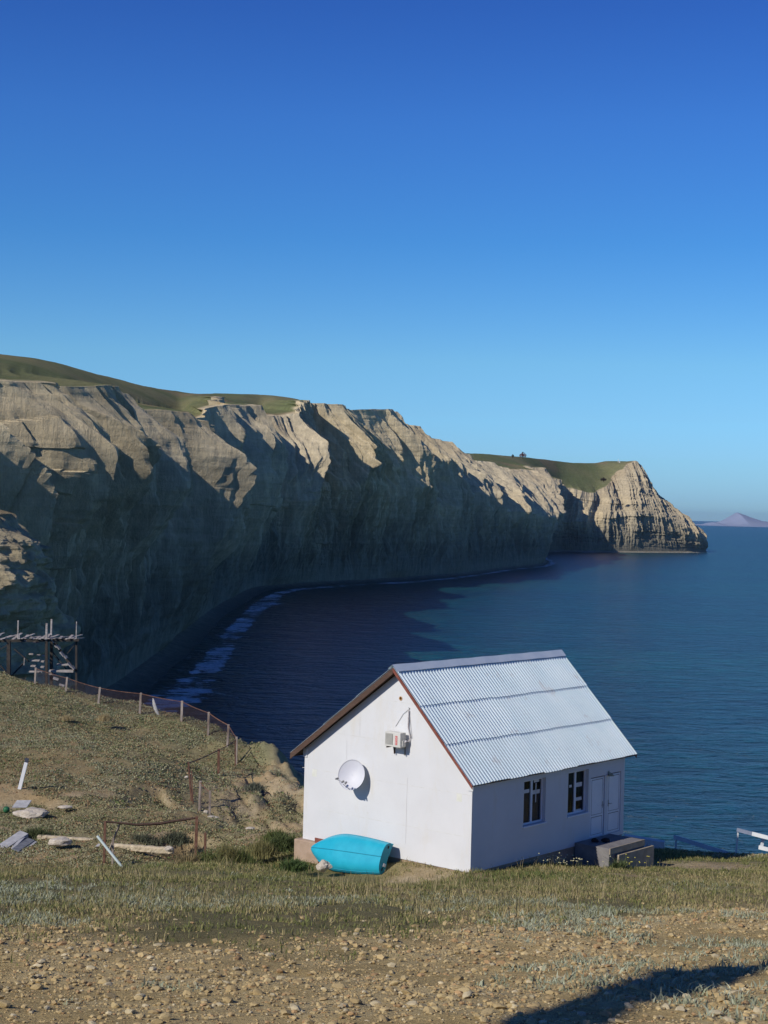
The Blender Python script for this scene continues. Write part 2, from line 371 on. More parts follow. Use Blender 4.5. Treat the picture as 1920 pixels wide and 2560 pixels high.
# ------------------------------------------------------------------ far coast: cliffs
# rows: base (x,y), top edge (x,y,z), hill crest behind (x,y,z)
def T(px, py, D): p = P(px, py, D); return (p.x, p.y, p.z)
def B(px, py): p = Pz(px, py, SEA); return (p.x, p.y)
ROWS = [
 ((-40, 60), (-58, 60, -8), (-120, 50, -4)),
 ((-42, 120), (-58, 120, -5), (-120, 110, 0)),
 ((-43, 190), (-58, 188, 12), (-125, 180, 24)),
 ((-43, 250), T(0, 944, 238), T(-20, 884, 420)),
 ((-42, 285), T(127, 944, 273), T(110, 900, 480)),
 (B(405, 1720), T(211, 972, 309), T(200, 922, 540)),
 ((-43, 365), T(295, 1010, 359), T(300, 950, 610)),
 (B(530, 1590), T(380, 1038, 425), T(380, 968, 680)),
 ((-47, 495), T(455, 1056, 488), T(440, 978, 740)),
 ((-48, 540), T(494, 996, 536), T(485, 984, 760)),
 (B(640, 1500), T(560, 1007, 620), T(540, 983, 840)),
 ((-47, 660), T(605, 1026, 670), T(605, 985, 840)),
 (B(700, 1475), T(648, 1030, 712), T(650, 987, 880)),
 ((-32, 722), T(690, 1006, 735), T(690, 990, 900)),
 (B(860, 1462), T(760, 1011, 752), T(753, 1002, 900)),
 ((4, 790), T(833, 1025, 775), (-40, 862, 50)),
 ((24, 835), T(925, 1032, 850), (-30, 942, 50)),
 (B(1150, 1440), T(1000, 1063, 900), (-20, 1000, 47)),
 ((58, 945), T(1060, 1090, 960), (-10, 1060, 43)),
 ((76, 1010), T(1150, 1136, 1040), (10, 1140, 34)),
 (B(1345, 1415), T(1235, 1172, 1140), T(1100, 1135, 1300)),
 ((122, 1200), T(1289, 1175, 1290), T(1180, 1133, 1400)),
 ((128, 1330), T(1322, 1168, 1420), T(1250, 1138, 1480)),
 ((140, 1480), T(1370, 1190, 1560), T(1320, 1144, 1600)),
 ((168, 1562), T(1410, 1219, 1610), T(1390, 1152, 1680)),
 ((200, 1572), T(1484, 1230, 1625), T(1440, 1157, 1720)),
 ((228, 1585), T(1525, 1195, 1680), T(1485, 1158, 1750)),
 ((255, 1602), T(1560, 1162, 1706), T(1520, 1153, 1770)),
 ((282, 1622), T(1597, 1157, 1716), T(1575, 1157, 1790)),
 ((306, 1644), T(1640, 1232, 1712), (268, 1800, 45)),
 ((326, 1666), T(1700, 1276, 1712), (290, 1800, 15)),
 ((340, 1690), T(1750, 1322, 1712), (322, 1800, -12)),
 ((348, 1740), (338, 1745, -14), (326, 1810, -18)),
 ((345, 1850), (330, 1850, -20), (318, 1852, -20)),
]
def catmull(pts, ts):
    pts = np.array(pts, float); n = len(pts); i = np.clip(np.floor(ts).astype(int), 0, n-2); f = (ts-i)[:, None]
    p0 = pts[np.maximum(i-1, 0)]; p1 = pts[i]; p2 = pts[i+1]; p3 = pts[np.minimum(i+2, n-1)]
    # softened catmull-rom
    m1 = (p2-p0)*0.4; m2 = (p3-p1)*0.4
    return (2*f**3-3*f**2+1)*p1+(f**3-2*f**2+f)*m1+(-2*f**3+3*f**2)*p2+(f**3-f**2)*m2
NS = 2900
B0 = [r[0] for r in ROWS]
arc_r = np.concatenate([[0], np.cumsum([math.dist(a, b) for a, b in zip(B0[:-1], B0[1:])])])
# sample density: finer where it is near
yy_ = np.array([b[1] for b in B0]); 
su = np.linspace(0, 1, NS)
w_rows = np.concatenate([[0, .1, .5], np.linspace(2.2, 14.5, 13)[:], 14.5+np.cumsum([.9]*4), 18.1+np.cumsum([.9]*(len(ROWS)-21)), [18.1+.9*(len(ROWS)-21)+.3]])
ts = np.interp(su*w_rows[-1], w_rows, np.arange(len(ROWS)))
bp = catmull(B0, ts); tp = catmull([(*r[1][:2], r[1][2]-(1.5 if 4 <= i <= 12 else 0)) for i, r in enumerate(ROWS)], ts); hp = catmull([r[2] for r in ROWS], ts)
sarc = np.concatenate([[0], np.cumsum(np.hypot(*np.diff(bp, axis=0).T))])
tan = np.gradient(bp, axis=0); 
kk = 41; ker = np.hanning(kk); ker /= ker.sum()
tan = np.stack([np.convolve(np.pad(tan[:, j], kk//2, 'edge'), ker, 'valid') for j in (0, 1)], 1)
tan /= np.linalg.norm(tan, axis=1)[:, None]
nrm = np.stack([tan[:, 1], -tan[:, 0]], 1)           # outward (to the sea)
# vertical parameter
tv = np.concatenate([np.linspace(-0.12, 0, 8)[:-1], np.linspace(0, 1, 250)[:-1], 1+np.linspace(0, 1, 46)**1.3, 2+np.linspace(0, 1, 8)[1:]])
NTV = len(tv)
SI, TV = np.meshgrid(np.arange(NS), tv, indexing='ij')
A = sarc[SI]; bx, by = bp[SI, 0], bp[SI, 1]; tx, ty, tz = tp[SI, 0], tp[SI, 1], tp[SI, 2]
hx, hy, hz = hp[SI, 0], hp[SI, 1], hp[SI, 2]; nx, ny = nrm[SI, 0], nrm[SI, 1]
cl = np.clip(TV, 0, 1); hl = np.clip(TV-1, 0, 1); bk = np.clip(TV-2, 0, 1); be = np.clip(-TV/0.12, 0, 1)
brk = 0.52+0.10*fbm(A*0.012, 0*A, 3, 77)-0.10*sstep(1150, 1300, by)
foot = 8.0*(1-sstep(820, 950, by))
bx = bx-nx*foot; by = by-ny*foot
prof = np.where(cl < brk, 0.16*(cl/brk), 0.16+0.84*((cl-brk)/(1-brk))**1.05)                             # horizontal fraction: steep foot, easing to the brow
X = bx+(tx-bx)*prof; Y = by+(ty-by)*prof; Z = (SEA+1.5)+(tz-SEA-1.5)*cl
beach_w = foot+5+3*fbm(A*0.02, 0*A, 3, 71)
X = X+nx*be*beach_w; Y = Y+ny*be*beach_w; Z = Z-be*3.5
X = X+(hx-tx)*hl; Y = Y+(hy-ty)*hl
bul = np.sin(np.pi*hl)*2.0
Z = Z+(hz-tz)*(1-(1-hl)**1.08)*(hl > 0)+0*bul
X = X-bk*60; Y = Y+bk*200; Z = Z-bk*70
# --- relief
env = np.clip(sstep(-0.02, 0.22, cl), 0, 1)*(1-0.55*sstep(0.75, 1.0, cl))*(TV <= 1.0001)+0.45*(1-sstep(0, 0.07, hl))*(TV > 1.0001)*(1-sstep(0, .03, hl))
H_ = (tz-SEA)
envB = (0.12+0.88*sstep(0.0, 0.75, cl))*sstep(-.02, .05, cl)*(1-0.22*sstep(0.8, 1.0, cl))*(1-sstep(0, 0.22, hl))
SPURS = [(128, 5, 12, 26, .8, 9), (168, 9, 9, 14, .9, .28), (190, 5, 6, 10, .9, .2), (210, 9, 9, 13, .85, .3), (238, 9, 9, 16, .8, .33), (268, 6, 8, 22, .8, .4), (318, 14, 17, 30, .5, 9), (372, 15, 12, 60, .75, 9), (470, 7, 10, 25, .5, 9), (535, 12, 16, 34, .6, 9),
         (592, 8, 10, 24, .5, .4), (640, 14, 19, 50, .75, 9), (712, 13, 17, 34, .65, .45), (765, 14, 19, 55, .75, 9), (845, 6, 13, 40, .6, 9),
         (930, 5, 18, 60, .6, 9), (1020, 6, 18, 60, .5, 9), (1085, 12, 22, 50, .4, 9), (1190, 10, 22, 50, .5, 9), (1290, 12, 22, 60, .5, 9), (1480, 9, 14, 30, .4, 9), (1520, 8, 10, 24, .5, 9), (1555, 9, 9, 26, .5, 9), (1590, 10, 12, 30, .45, 9), (1630, 10, 10, 30, .45, 9)]

Aw = A+9*fbm(A*0.02, Z*0.02, 3, 81)+ (Z-SEA)*0.03
big = 0
for (s0, amp, wl, wr, tc, tw) in SPURS:
    u = (Aw-s0); tri = np.where(u < 0, np.clip(1+u/wl, 0, 1), np.clip(1-u/wr, 0, 1))
    tri = tri**0.9
    e = np.exp(-((cl-tc)/tw)**2) if tw < 5 else 1.0
    big = big+amp*tri*e
flute = ridged(Aw/19.0, Z*0.006+3, 2, 91)               # spur scale
fl2 = ridged((A+0.25*(Z-SEA)+2.5*fbm(A*.08, Z*.05, 2, 94))/8.5, Z*0.02, 2, 95)
fl3 = ridged((A+0.1*(Z-SEA))/3.1, Z*0.05, 2, 97)
fl4 = ridged((A+0.05*(Z-SEA))/1.5, Z*0.12, 2, 98)
upper = sstep(0.35, 0.85, cl)
strata = fbm(0*A+A*0.004, Z*0.55, 3, 99)+0.6*fbm(A*0.03, Z*1.3, 3, 100)
lump = fbm(A*0.05, Z*0.05, 5, 101)
rav = -np.clip(ridged(Aw/62.0+0.7, Z*0.004, 2, 141)*-1-0.15, 0, 1)*9.0*sstep(.15, .5, cl)
disp = envB*(1.55*big+0.5*rav)+(0.25+0.75*sstep(.1, .7, cl))*envB*7.0*flute+env*((3.1+2.4*upper)*fl2+(1.5+1.0*upper)*fl3+0.35*fl4+3.0*lump+1.3*fbm(A*.2, Z*.10, 5, 102)+0.7*ridged(A*.9, Z*.12, 3, 108))+0.22*strata*np.clip(sstep(0.02, .1, cl), 0, 1)*(TV <= 1.05)
chunk = sstep(0.25, .5, fbm(A*0.035, Z*0.03, 2, 103))     # hard beds breaking into blocks
rid7 = ridged((A+2.0*fbm(A*.07, Z*.04, 2, 144)+.06*(Z-SEA))/10.5, Z*.004, 1, 145); rid3 = ridged((A+1.0*fbm(A*.15, Z*.08, 2, 146))/4.6, Z*.012, 1, 147)
disp = disp-env*(4.6*sstep(.55, 1.0, rid7)*sstep(.02, .3, cl)+1.7*sstep(.5, 1.0, rid3))*(1-.5*sstep(1380, 1480, by))
hd = sstep(1380, 1480, by)
disp = disp*(1-.35*hd)+hd*env*0.8*np.sign(np.sin(Z*.42+1.5*fbm(A*.02, Z*.05, 2, 6)))*np.clip(.5+fbm(A*.015, Z*.06, 2, 8), 0, 1)+hd*env*1.0*fbm(A*.12, Z*.6, 4, 9)
disp = disp+chunk*env*0.5*np.sign(np.sin(Z*0.75+2*fbm(A*.1, Z*.1, 2, 5)))*sstep(.0, .2, vnoise(A*.3, Z*.3, 0, 7)+.3)
X = X+nx*disp; Y = Y+ny*disp; Z = Z+0
# irregular brow
Z = Z+(TV > 0.5)*(2.2*fbm(A*0.02, 0*A, 3, 111)+1.0*fbm(A*.09, 0*A, 3, 112))*sstep(.5, 1, cl)*(1-sstep(0, .5, hl))*0.8
Z = Z+hl*(1-bk)*0.6*fbm(X*0.02, Y*0.02, 4, 113)
lipn = fbm(A*0.035, hl*3, 4, 121)
green = sstep(-0.01, 0.03, hl-0.07*(lipn+0.15))*(TV > 1.0001)
green = np.maximum(green, 0.0*sstep(.86, .98, cl)*sstep(.25, .5, fbm(A*.03, 0*A, 3, 122)))
rock = lerp(c3(.74, .61, .385), c3(.62, .53, .36), sstep(-.3, .4, fbm(A*.01, Z*.03, 3, 131))[..., None])
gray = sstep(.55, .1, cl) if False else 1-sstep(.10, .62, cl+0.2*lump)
rock = lerp(rock, np.broadcast_to(c3(.13, .145, .13), rock.shape), (0.75*gray)[..., None])  # lower rock is greyer, and darkened further to deepen its shade
band = fbm(A*0.002, Z*0.35, 4, 133)
rock = rock*(1+0.13*band[..., None])
brow = sstep(.8, 1, cl)*(1-green)*sstep(-.2, .4, fbm(A*.02, Z*.05, 3, 134))
rock = lerp(rock, np.broadcast_to(c3(.50, .385, .23), rock.shape), (0.6*brow)[..., None])
gcl = lerp(c3(.15, .175, .08), c3(.22, .215, .11), sstep(-.35, .35, fbm(X*.02, Y*.012, 5, 135))[..., None])
gcl = lerp(gcl, np.broadcast_to(c3(.27, .2, .12), gcl.shape), (0.6*sstep(.15, .45, fbm(X*.03, Y*.02, 4, 136)))[..., None])
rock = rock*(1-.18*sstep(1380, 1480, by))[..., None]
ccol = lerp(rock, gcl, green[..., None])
wet = 1-sstep(-0.06, 0.01, TV)
headl = sstep(1400, 1450, by)
beachc = lerp(c3(.12, .12, .105), c3(.40, .36, .29), headl[..., None])
ccol = lerp(ccol, beachc, (wet*0.9)[..., None])
k = NT('cliff_rock'); a = k.attr('Col', 'Color'); v = k.coord((0.12, 0.12, 1.0)); v0 = k.coord()
c = k.mix(0.25, a, k.ramp(k.noise(0.9, 7, 0.7, v), [(0.3, (.6, .58, .55)), (0.7, (1.3, 1.28, 1.25))]), 'MULTIPLY')
c = k.mix(0.5, c, k.ramp(k.noise(0.9, 6, 0.7, k.coord((0.5, 0.5, 0.05))), [(0.32, (.55, .55, .56)), (0.68, (1.35, 1.33, 1.3))]), 'MULTIPLY')
c = k.mix(0.4, c, k.ramp(k.noise(0.35, 8, 0.75, v0), [(0.3, (.6, .6, .6)), (0.7, (1.3, 1.3, 1.3))]), 'MULTIPLY')
k.col(c); k.set(Roughness=0.95); k.b.inputs['Specular IOR Level'].default_value = 0.08
b1 = k.bump(k.noise(1.2, 7, 0.75, v), 0.3, 0.5); b1 = k.bump(k.noise(1.0, 7, 0.75, k.coord((0.6, 0.6, 0.07))), 0.7, 0.9, b1); k.bump(k.noise(0.5, 8, 0.8, v0), 0.6, 0.8, b1)
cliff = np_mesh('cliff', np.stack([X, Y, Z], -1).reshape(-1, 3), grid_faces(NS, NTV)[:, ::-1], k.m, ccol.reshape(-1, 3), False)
tag(cliff, kind='structure'); cliff_m = k.m

# sunlit crag on the far left, where the old pier lands
def crag():
    na, nz_ = 260, 230
    U, W = np.meshgrid(np.linspace(0, 1, na), np.linspace(0, 1, nz_), indexing='ij')
    # spine runs from out of frame (left) to its nose; the face looks to the camera and the sea
    nose = np.array(P(64, 1400, 150)); 
    ang = math.pi*(-0.62+1.12*U)                                    # around the nose
    top = 1.2; H = top-SEA
    zc = SEA-1+(H+1)*np.sin(W*math.pi/2*1.0)**0.9
    rad = 30*(1-W)**0.75+0.0
    zf = (zc-SEA)/H
    cx = -63.2; cyc = 166.0
    edge = 22.5+4.5*(1-zf)+(-3.0)*sstep(.72, 1.0, zf)
    n_ = 1.6*fbm(ang*4, zc*0.22, 5, 151)+1.3*ridged(ang*5, zc*.12, 3, 152)+0.7*fbm(ang*2, zc*1.2, 3, 153)+0.9*fbm(ang*14, zc*.8, 4, 154)
    r = edge+n_*(1-0.7*sstep(.8, 1, zf))
    r = np.where(zf > 0.93, r*(1-sstep(.93, 1.0, zf)*0.97), r)
    ztop = zc+np.where(zf > 0.93, (1-r/22)*12*sstep(.93, 1, zf), 0)
    Xc = cx+np.cos(ang)*r*1.18; Yc = cyc+np.sin(ang)*r
    base = lerp(c3(.62, .52, .33), c3(.46, .39, .25), sstep(-.3, .3, fbm(ang*8, zc*.5, 4, 155))[..., None])
    gt = sstep(.9, .96, zf)
    colr = lerp(base, np.broadcast_to(c3(.26, .19, .10), base.shape), gt[..., None])
    o = np_mesh('crag', np.stack([Xc, Yc, ztop], -1).reshape(-1, 3), grid_faces(na, nz_), cliff_m, colr.reshape(-1, 3), False)
    tag(o, kind='structure')
crag()

# ------------------------------------------------------------------ sea
ra = np.linspace(-0.62, 0.62, 420); rr = np.exp(np.linspace(math.log(25), math.log(30000), 620))
RA, RR = np.meshgrid(ra, rr, indexing='ij'); SX = np.sin(RA)*RR*1.0; SY = np.cos(RA)*RR
dsh, sar = seg_dist(SX, SY, [tuple(p) for p in (bp+nrm*5.0)[::24]])
sn = fbm(SX*0.03, SY*0.02, 3, 171)
near_bay = (1-sstep(650, 900, SY))
foam = (1-sstep(0, 1, (dsh-2.0)/(2.5+9.0*np.clip(-.2+1.2*sstep(-.1, .5, fbm(sar*0.02, 0*sar, 3, 172)), 0, 1)*near_bay+1.0)))
sea_v = np.stack([SX, SY, np.full_like(SX, SEA)], -1).reshape(-1, 3)
shallow = np.exp(-dsh/60.0)
k = NT('sea_water'); vv = k.coord((1.0, 1.0, 1.0)); tq = k.coord((0.0016, 0.006, 1)); 
patch = k.ramp(k.noise(1.0, 5, 0.6, tq), [(0.36, (.0005, .027, .050)), (0.64, (.0005, .052, .060))])
w1 = k.noise(0.22, 4, 0.65, k.coord((0.55, 1.0, 1)), 0.6); w2 = k.noise(0.9, 4, 0.6, k.coord((0.6, 1, 1)), 0.4)
wv = k.math('ADD', k.math('MULTIPLY', w1, .5), k.math('MULTIPLY', w2, .5))
crest = k.ramp(wv, [(0.42, (.2, .3, .38)), (0.50, (1, 1, 1)), (0.59, (3.4, 2.5, 2.1))])  # wave light and shade put into the colour: troughs darkened, crests brightened
c = k.mix(0.8, patch, crest, 'MULTIPLY')
c = k.mix(k.math('MULTIPLY', k.attr('shallow'), 0.45), c, (.02, .075, .075))
fo = k.attr('foam'); fn = k.noise(0.45, 6, 0.7, k.coord((0.7, 1.0, 1)))
fm = k.ramp(k.math('ADD', k.math('MULTIPLY', fo, 0.34), k.math('ADD', k.math('MULTIPLY', fn, 0.7), k.math('MULTIPLY', k.noise(0.07, 4, 0.6), 0.6))), [(0.96, 0.0), (1.06, 1.0)])
k.col(k.mix(fm, c, (.75, .8, .85)))
k.l(k.mix(fm, (.30, .30, .30), (.9, .9, .9)), k.b.inputs['Roughness'])
k.b.inputs['IOR'].default_value = 1.33; k.b.inputs['Specular IOR Level'].default_value = 1.0
b1 = k.bump(w1, 1.0, 2.6); b2 = k.bump(w2, 1.0, 0.6, b1); k.bump(k.noise(0.05, 3, 0.5, k.coord((.5, 1, 1))), 0.5, 2.5, b2)
sea = np_mesh('sea', sea_v, grid_faces(420, 620), k.m, None, True, {'foam': foam, 'shallow': shallow})
tag(sea, kind='structure')

# ------------------------------------------------------------------ distant island
def island():
    nu, nv = 160, 30; D = 9000.0
    u, v = np.meshgrid(np.linspace(0, 1, nu), np.linspace(-1, 1, nv), indexing='ij')
    x0 = (1736-960)/F*D; x1 = (2040-960)/F*D; x = x0+(x1-x0)*u; px = 1736+(2040-1736)*u
    hh = np.interp(px, [1736, 1745, 1760, 1780, 1795, 1815, 1842, 1870, 1900, 1930, 1980, 2040], [0, 2, 1, 6, 5, 12, 26, 18.5, 11, 8, 4, 0])
    z = SEA-1+(hh*D/F*1.27+2)*(1-np.abs(v)**1.4)+9*fbm(x*.006, v*3, 5, 181)*(1-np.abs(v))*sstep(0, 5, hh)
    o = np_mesh('island', np.stack([x, D+v*350, z], -1).reshape(-1, 3), grid_faces(nu, nv), island_m, None, True); tag(o, kind='structure')
island_m = mottled('haze_blue_island', (.22, .27, .38), (.28, .32, .44), 0.004, 0.9, 0)  # rock tinted pale blue: distance haze put into the colour
island()
# ------------------------------------------------------------------ the house
TH = 0.7045; HC = Vector((2.948, 49.5, 0)); tH = Vector((-math.cos(TH), math.sin(TH), 0)); lH = Vector((math.sin(TH), math.cos(TH), 0)); UP = Vector((0, 0, 1))
WH, LH, ZB = 7.11, 8.86, -11.13
RID = WH/2-0.47; ZR = -5.03; ZER = -8.35; ZEL = -8.26; OR_, OL_ = 0.22, 0.42; GF, GB = 0.30, 0.45
def HP(a, b, z): return HC+tH*a+lH*b+UP*z
def on_wall(px, py, off=0.0):
    """point where the sight line meets the gable wall plane moved out by off -> (a, z)"""
    r = ray(px, py); d = ((HC-lH*off).dot(lH))/r.dot(lH); p = r*d; return (p-HC).dot(tH), p.z
def on_long(px, py, off=0.0):
    r = ray(px, py); d = ((HC-tH*off).dot(tH))/r.dot(tH); p = r*d; return (p-HC).dot(lH), p.z

def stucco(name, base, dirt):
    k = NT(name); v = k.coord(); st = k.coord((1, 1, .25))
    c = k.ramp(k.noise(0.55, 7, 0.65, v), [(0.38, base), (0.68, tuple(b*0.93 for b in base))])
    d = k.ramp(k.noise(1.3, 8, 0.75, st, 0.3), [(0.54, 0.0), (0.76, 1.0)])
    c = k.mix(k.math('MULTIPLY', d, 0.5), c, dirt)
    sp = k.ramp(k.noise(5.0, 4, 0.8, v), [(0.66, 0.0), (0.72, 1.0)])
    c = k.mix(k.math('MULTIPLY', sp, 0.25), c, tuple(b*.8 for b in dirt))
    k.col(c); k.set(Roughness=0.85); k.b.inputs['Specular IOR Level'].default_value = 0.2
    b = k.bump(k.noise(0.7, 4, .6, v), 0.25, 0.05); k.bump(k.noise(60, 4, 0.7, v), 0.35, 0.008, b); return k.m
M_wall = stucco('white_render', (.70, .705, .705), (.62, .57, .46)); M_seam = mottled('seam', (.60, .59, .55), (.72, .72, .70), 6, .9, 0)
M_plinth = mottled('plinth_pink', (.36, .26, .18), (.46, .34, .25), 3, .95, .6, 25, .02)
M_pvc = mottled('white_frame', (.72, .75, .80), (.80, .82, .85), 2, .35, 0)
M_gap = mottled('door_gap', (.02, .02, .022), (.03, .03, .03), 2, .9, 0)
k = NT('zinc_roof'); v = k.coord(); c = k.ramp(k.noise(0.8, 5, .6, v), [(0.35, (.64, .77, .81)), (.7, (.74, .84, .86))])
rs = k.ramp(k.noise(1.6, 9, .8, k.coord((.9, .9, .5)), .4), [(.58, 0.0), (.68, 1.0)])
c = k.mix(k.math('MULTIPLY', rs, .55), c, (.42, .36, .33)); k.col(c); k.set(Metallic=0.0); k.l(k.mix(rs, (.5,)*3, (.75,)*3), k.b.inputs['Roughness']); M_zinc = k.m
k = NT('weathered_brown_wood'); v = k.coord((1, 1, 6)); k.col(k.ramp(k.noise(4, 8, .75, v), [(.35, (.055, .032, .022)), (.6, (.11, .062, .042)), (.72, (.22, .16, .12))])); k.set(Roughness=.85); k.bump(k.noise(12, 5, .7, v), .5, .02); M_bwood = k.m
M_redwood = mottled('red_brown_board', (.17, .05, .035), (.25, .085, .06), 5, .8, .3)
k = NT('window_glass'); k.set(Roughness=.03); k.col((.012, .014, .016)); k.b.inputs['Specular IOR Level'].default_value = .6
k.b.inputs['Alpha'].default_value = 0.30; M_glass = k.m
M_room = mottled('dark_room', (.035, .03, .026), (.055, .05, .045), 2, .9, 0)
M_curt = mottled('curtain_cloth', (.20, .19, .17), (.34, .31, .28), 9, .9, .3, 20, .02, stretch=(1, 1, .08))
M_strip = mottled('plain_white', (.62, .62, .60), (.72, .72, .70), 4, .8, 0)
M_metal = mottled('grey_metal', (.25, .25, .25), (.35, .35, .34), 6, .45, 0, metal=.6)
M_conc = mottled('concrete', (.34, .28, .19), (.46, .39, .28), 4, .95, .5, 30, .015)
M_concd = mottled('porch_screed', (.17, .16, .16), (.24, .23, .22), 3, .9, .4, 30, .01)

house = thing('house', 'small white rendered house with corrugated metal roof on the clifftop', 'house', HP(WH/2, LH/2, ZB))
TW = 0.22
slopeR = (ZR-ZER)/(RID+OR_); slopeL = (ZR-ZEL)/(WH-RID+OL_)
zr_w = ZR-slopeR*RID-0.13; zl_w = ZR-slopeL*(WH-RID)-0.13; zrd = ZR-0.16      # wall tops below the roof
m = MB()
# front gable with a round vent hole: built as a ring of quads round the hole
va, vz = on_wall(1002, 1746); vr = 0.052
outer = [HP(0, 0, ZB), HP(WH, 0, ZB), HP(WH, 0, zl_w), HP(RID, 0, zrd), HP(0, 0, zr_w)]
def gable_with_hole(b0):
    cen = (va, vz); pts = [(0, ZB), (WH, ZB), (WH, zl_w), (RID, zrd), (0, zr_w)]
    N = 40; ring = []; out = []
    for i in range(N):
        t = 2*math.pi*i/N; dx, dz = math.cos(t), math.sin(t); ring.append((cen[0]+vr*dx, cen[1]+vr*dz)); best = 1e9
        for (ax, az), (bx_, bz) in zip(pts, pts[1:]+pts[:1]):
            ex, ez = bx_-ax, bz-az; den = dx*ez-dz*ex
            if abs(den) < 1e-9: continue
            s = ((ax-cen[0])*ez-(az-cen[1])*ex)/den; q = ((ax-cen[0])*dz-(az-cen[1])*dx)/den
            if s > 0 and -1e-6 <= q <= 1+1e-6: best = min(best, s)
        out.append((cen[0]+best*dx, cen[1]+best*dz, t))
    # insert true corners
    for (ax, az) in pts: out.append((ax, az, math.atan2(az-cen[1], ax-cen[0]) % (2*math.pi)))
    out.sort(key=lambda o: o[2])
    vs = []; fs = []
    for o in out:
        t = o[2]; vs += [HP(cen[0]+vr*math.cos(t), b0, cen[1]+vr*math.sin(t)), HP(o[0], b0, o[1]), HP(cen[0]+vr*math.cos(t), b0+TW, cen[1]+vr*math.sin(t))]
    n = len(out)
    for i in range(n):
        j = (i+1) % n; fs.append((3*i, 3*i+1, 3*j+1, 3*j)); fs.append((3*i, 3*j, 3*j+2, 3*i+2))
    return vs, fs
vs, fs = gable_with_hole(0.0); m.add(vs, fs)
m.prism([HP(WH, LH-TW, ZB), HP(0, LH-TW, ZB), HP(0, LH-TW, zr_w), HP(RID, LH-TW, zrd), HP(WH, LH-TW, zl_w)], lH*TW)
m.box(HP(WH-TW, 0.002, ZB), tH*TW, lH*(LH-TW-.004), UP*(zl_w-ZB-.01))
# long wall with openings
W1 = (2.767, 2.767+.96+.28, -10.06, -8.60); W2 = (5.321, 5.321+.98+.26, -10.06, -8.60)
D1 = (6.70, 7.60, -10.99, -8.93); D2 = (7.78, 8.66, -10.99, -8.90)
ops = sorted([W1, W2, D1, D2]); cur = 0.004
for (b0, b1, z0, z1) in ops:
    m.box(HP(0, cur, ZB), tH*TW, lH*(b0-cur), UP*(zr_w-ZB)); m.box(HP(0, b0, z1), tH*TW, lH*(b1-b0), UP*(zr_w-z1))
    if z0 > ZB+.01: m.box(HP(0, b0, ZB), tH*TW, lH*(b1-b0), UP*(z0-ZB))
    cur = b1
m.box(HP(0, cur, ZB), tH*TW, lH*(LH-TW-.002-cur), UP*(zr_w-ZB))
# floor slab inside, keeps light out
m.box(HP(TW, TW, ZB+.02), tH*(WH-2*TW), lH*(LH-2*TW), UP*.1)
# panel joints, slightly proud filler lines
def joint(pa, pb):
    a0, z0 = on_wall(*pa); a1, z1 = on_wall(*pb); d = Vector((a1-a0, z1-z0)); L = d.length; 
    m.beam(HP(a0, -.0015, z0), HP(a1, -.0015, z1), .004, .014, up=lH if False else (0, 0, 1), mi=1)
z7 = lambda x, y: (720+x/3.318, 1620+y/3.318)
for a_, b_ in (((120, 990), (420, 1040)), ((650, 1082), (1530, 1225)), ((260, 1338), (1490, 1570)), ((760, 425), (1075, 468)), ((410, 707), (800, 768)),
               ((598, 540), (596, 730)), ((488, 765), (487, 925)), ((990, 1075), (975, 1620))):
    joint(z7(*a_), z7(*b_))
wall = m.build('wall', [M_wall, M_seam], house)
# small damp patches on the render
for cx_, cy_, w_, h_ in ((220, 1035, 40, 55), (1420, 1240, 45, 60)):
    m = MB(); a0, z0 = on_wall(*z7(cx_-w_/2, cy_+h_/2)); a1, z1 = on_wall(*z7(cx_+w_/2, cy_-h_/2)); m.box(HP(a0, -.003, z0), tH*(a1-a0), lH*.0028, UP*(z1-z0)); m.build('filler_patch', mottled('filler', (.66, .67, .58), (.74, .74, .68), 5, .9, 0), house)
# plinth
m = MB(); m.box(HP(.03, .04, ZB-2.2), tH*(WH+0.02), lH*(LH-.08), UP*2.2)
m.build('plinth', M_plinth, house)
# back of vent: rusty pipe
m = MB(); n_ = 20
ring = lambda r, b: [HP(va+r*math.cos(2*math.pi*i/n_), b, vz+r*math.sin(2*math.pi*i/n_)) for i in range(n_)]
vs = ring(vr+.018, -.012)+ring(vr-.006, -.012)+ring(vr-.006, .2)
m.add(vs, [(i, (i+1) % n_, n_+(i+1) % n_, n_+i) for i in range(n_)]+[(n_+i, n_+(i+1) % n_, 2*n_+(i+1) % n_, 2*n_+i) for i in range(n_)]+[tuple(range(2*n_, 3*n_))])
m.build('vent_pipe', mottled('rusty_pipe', (.42, .22, .08), (.62, .42, .22), 20, .8, 0), house)

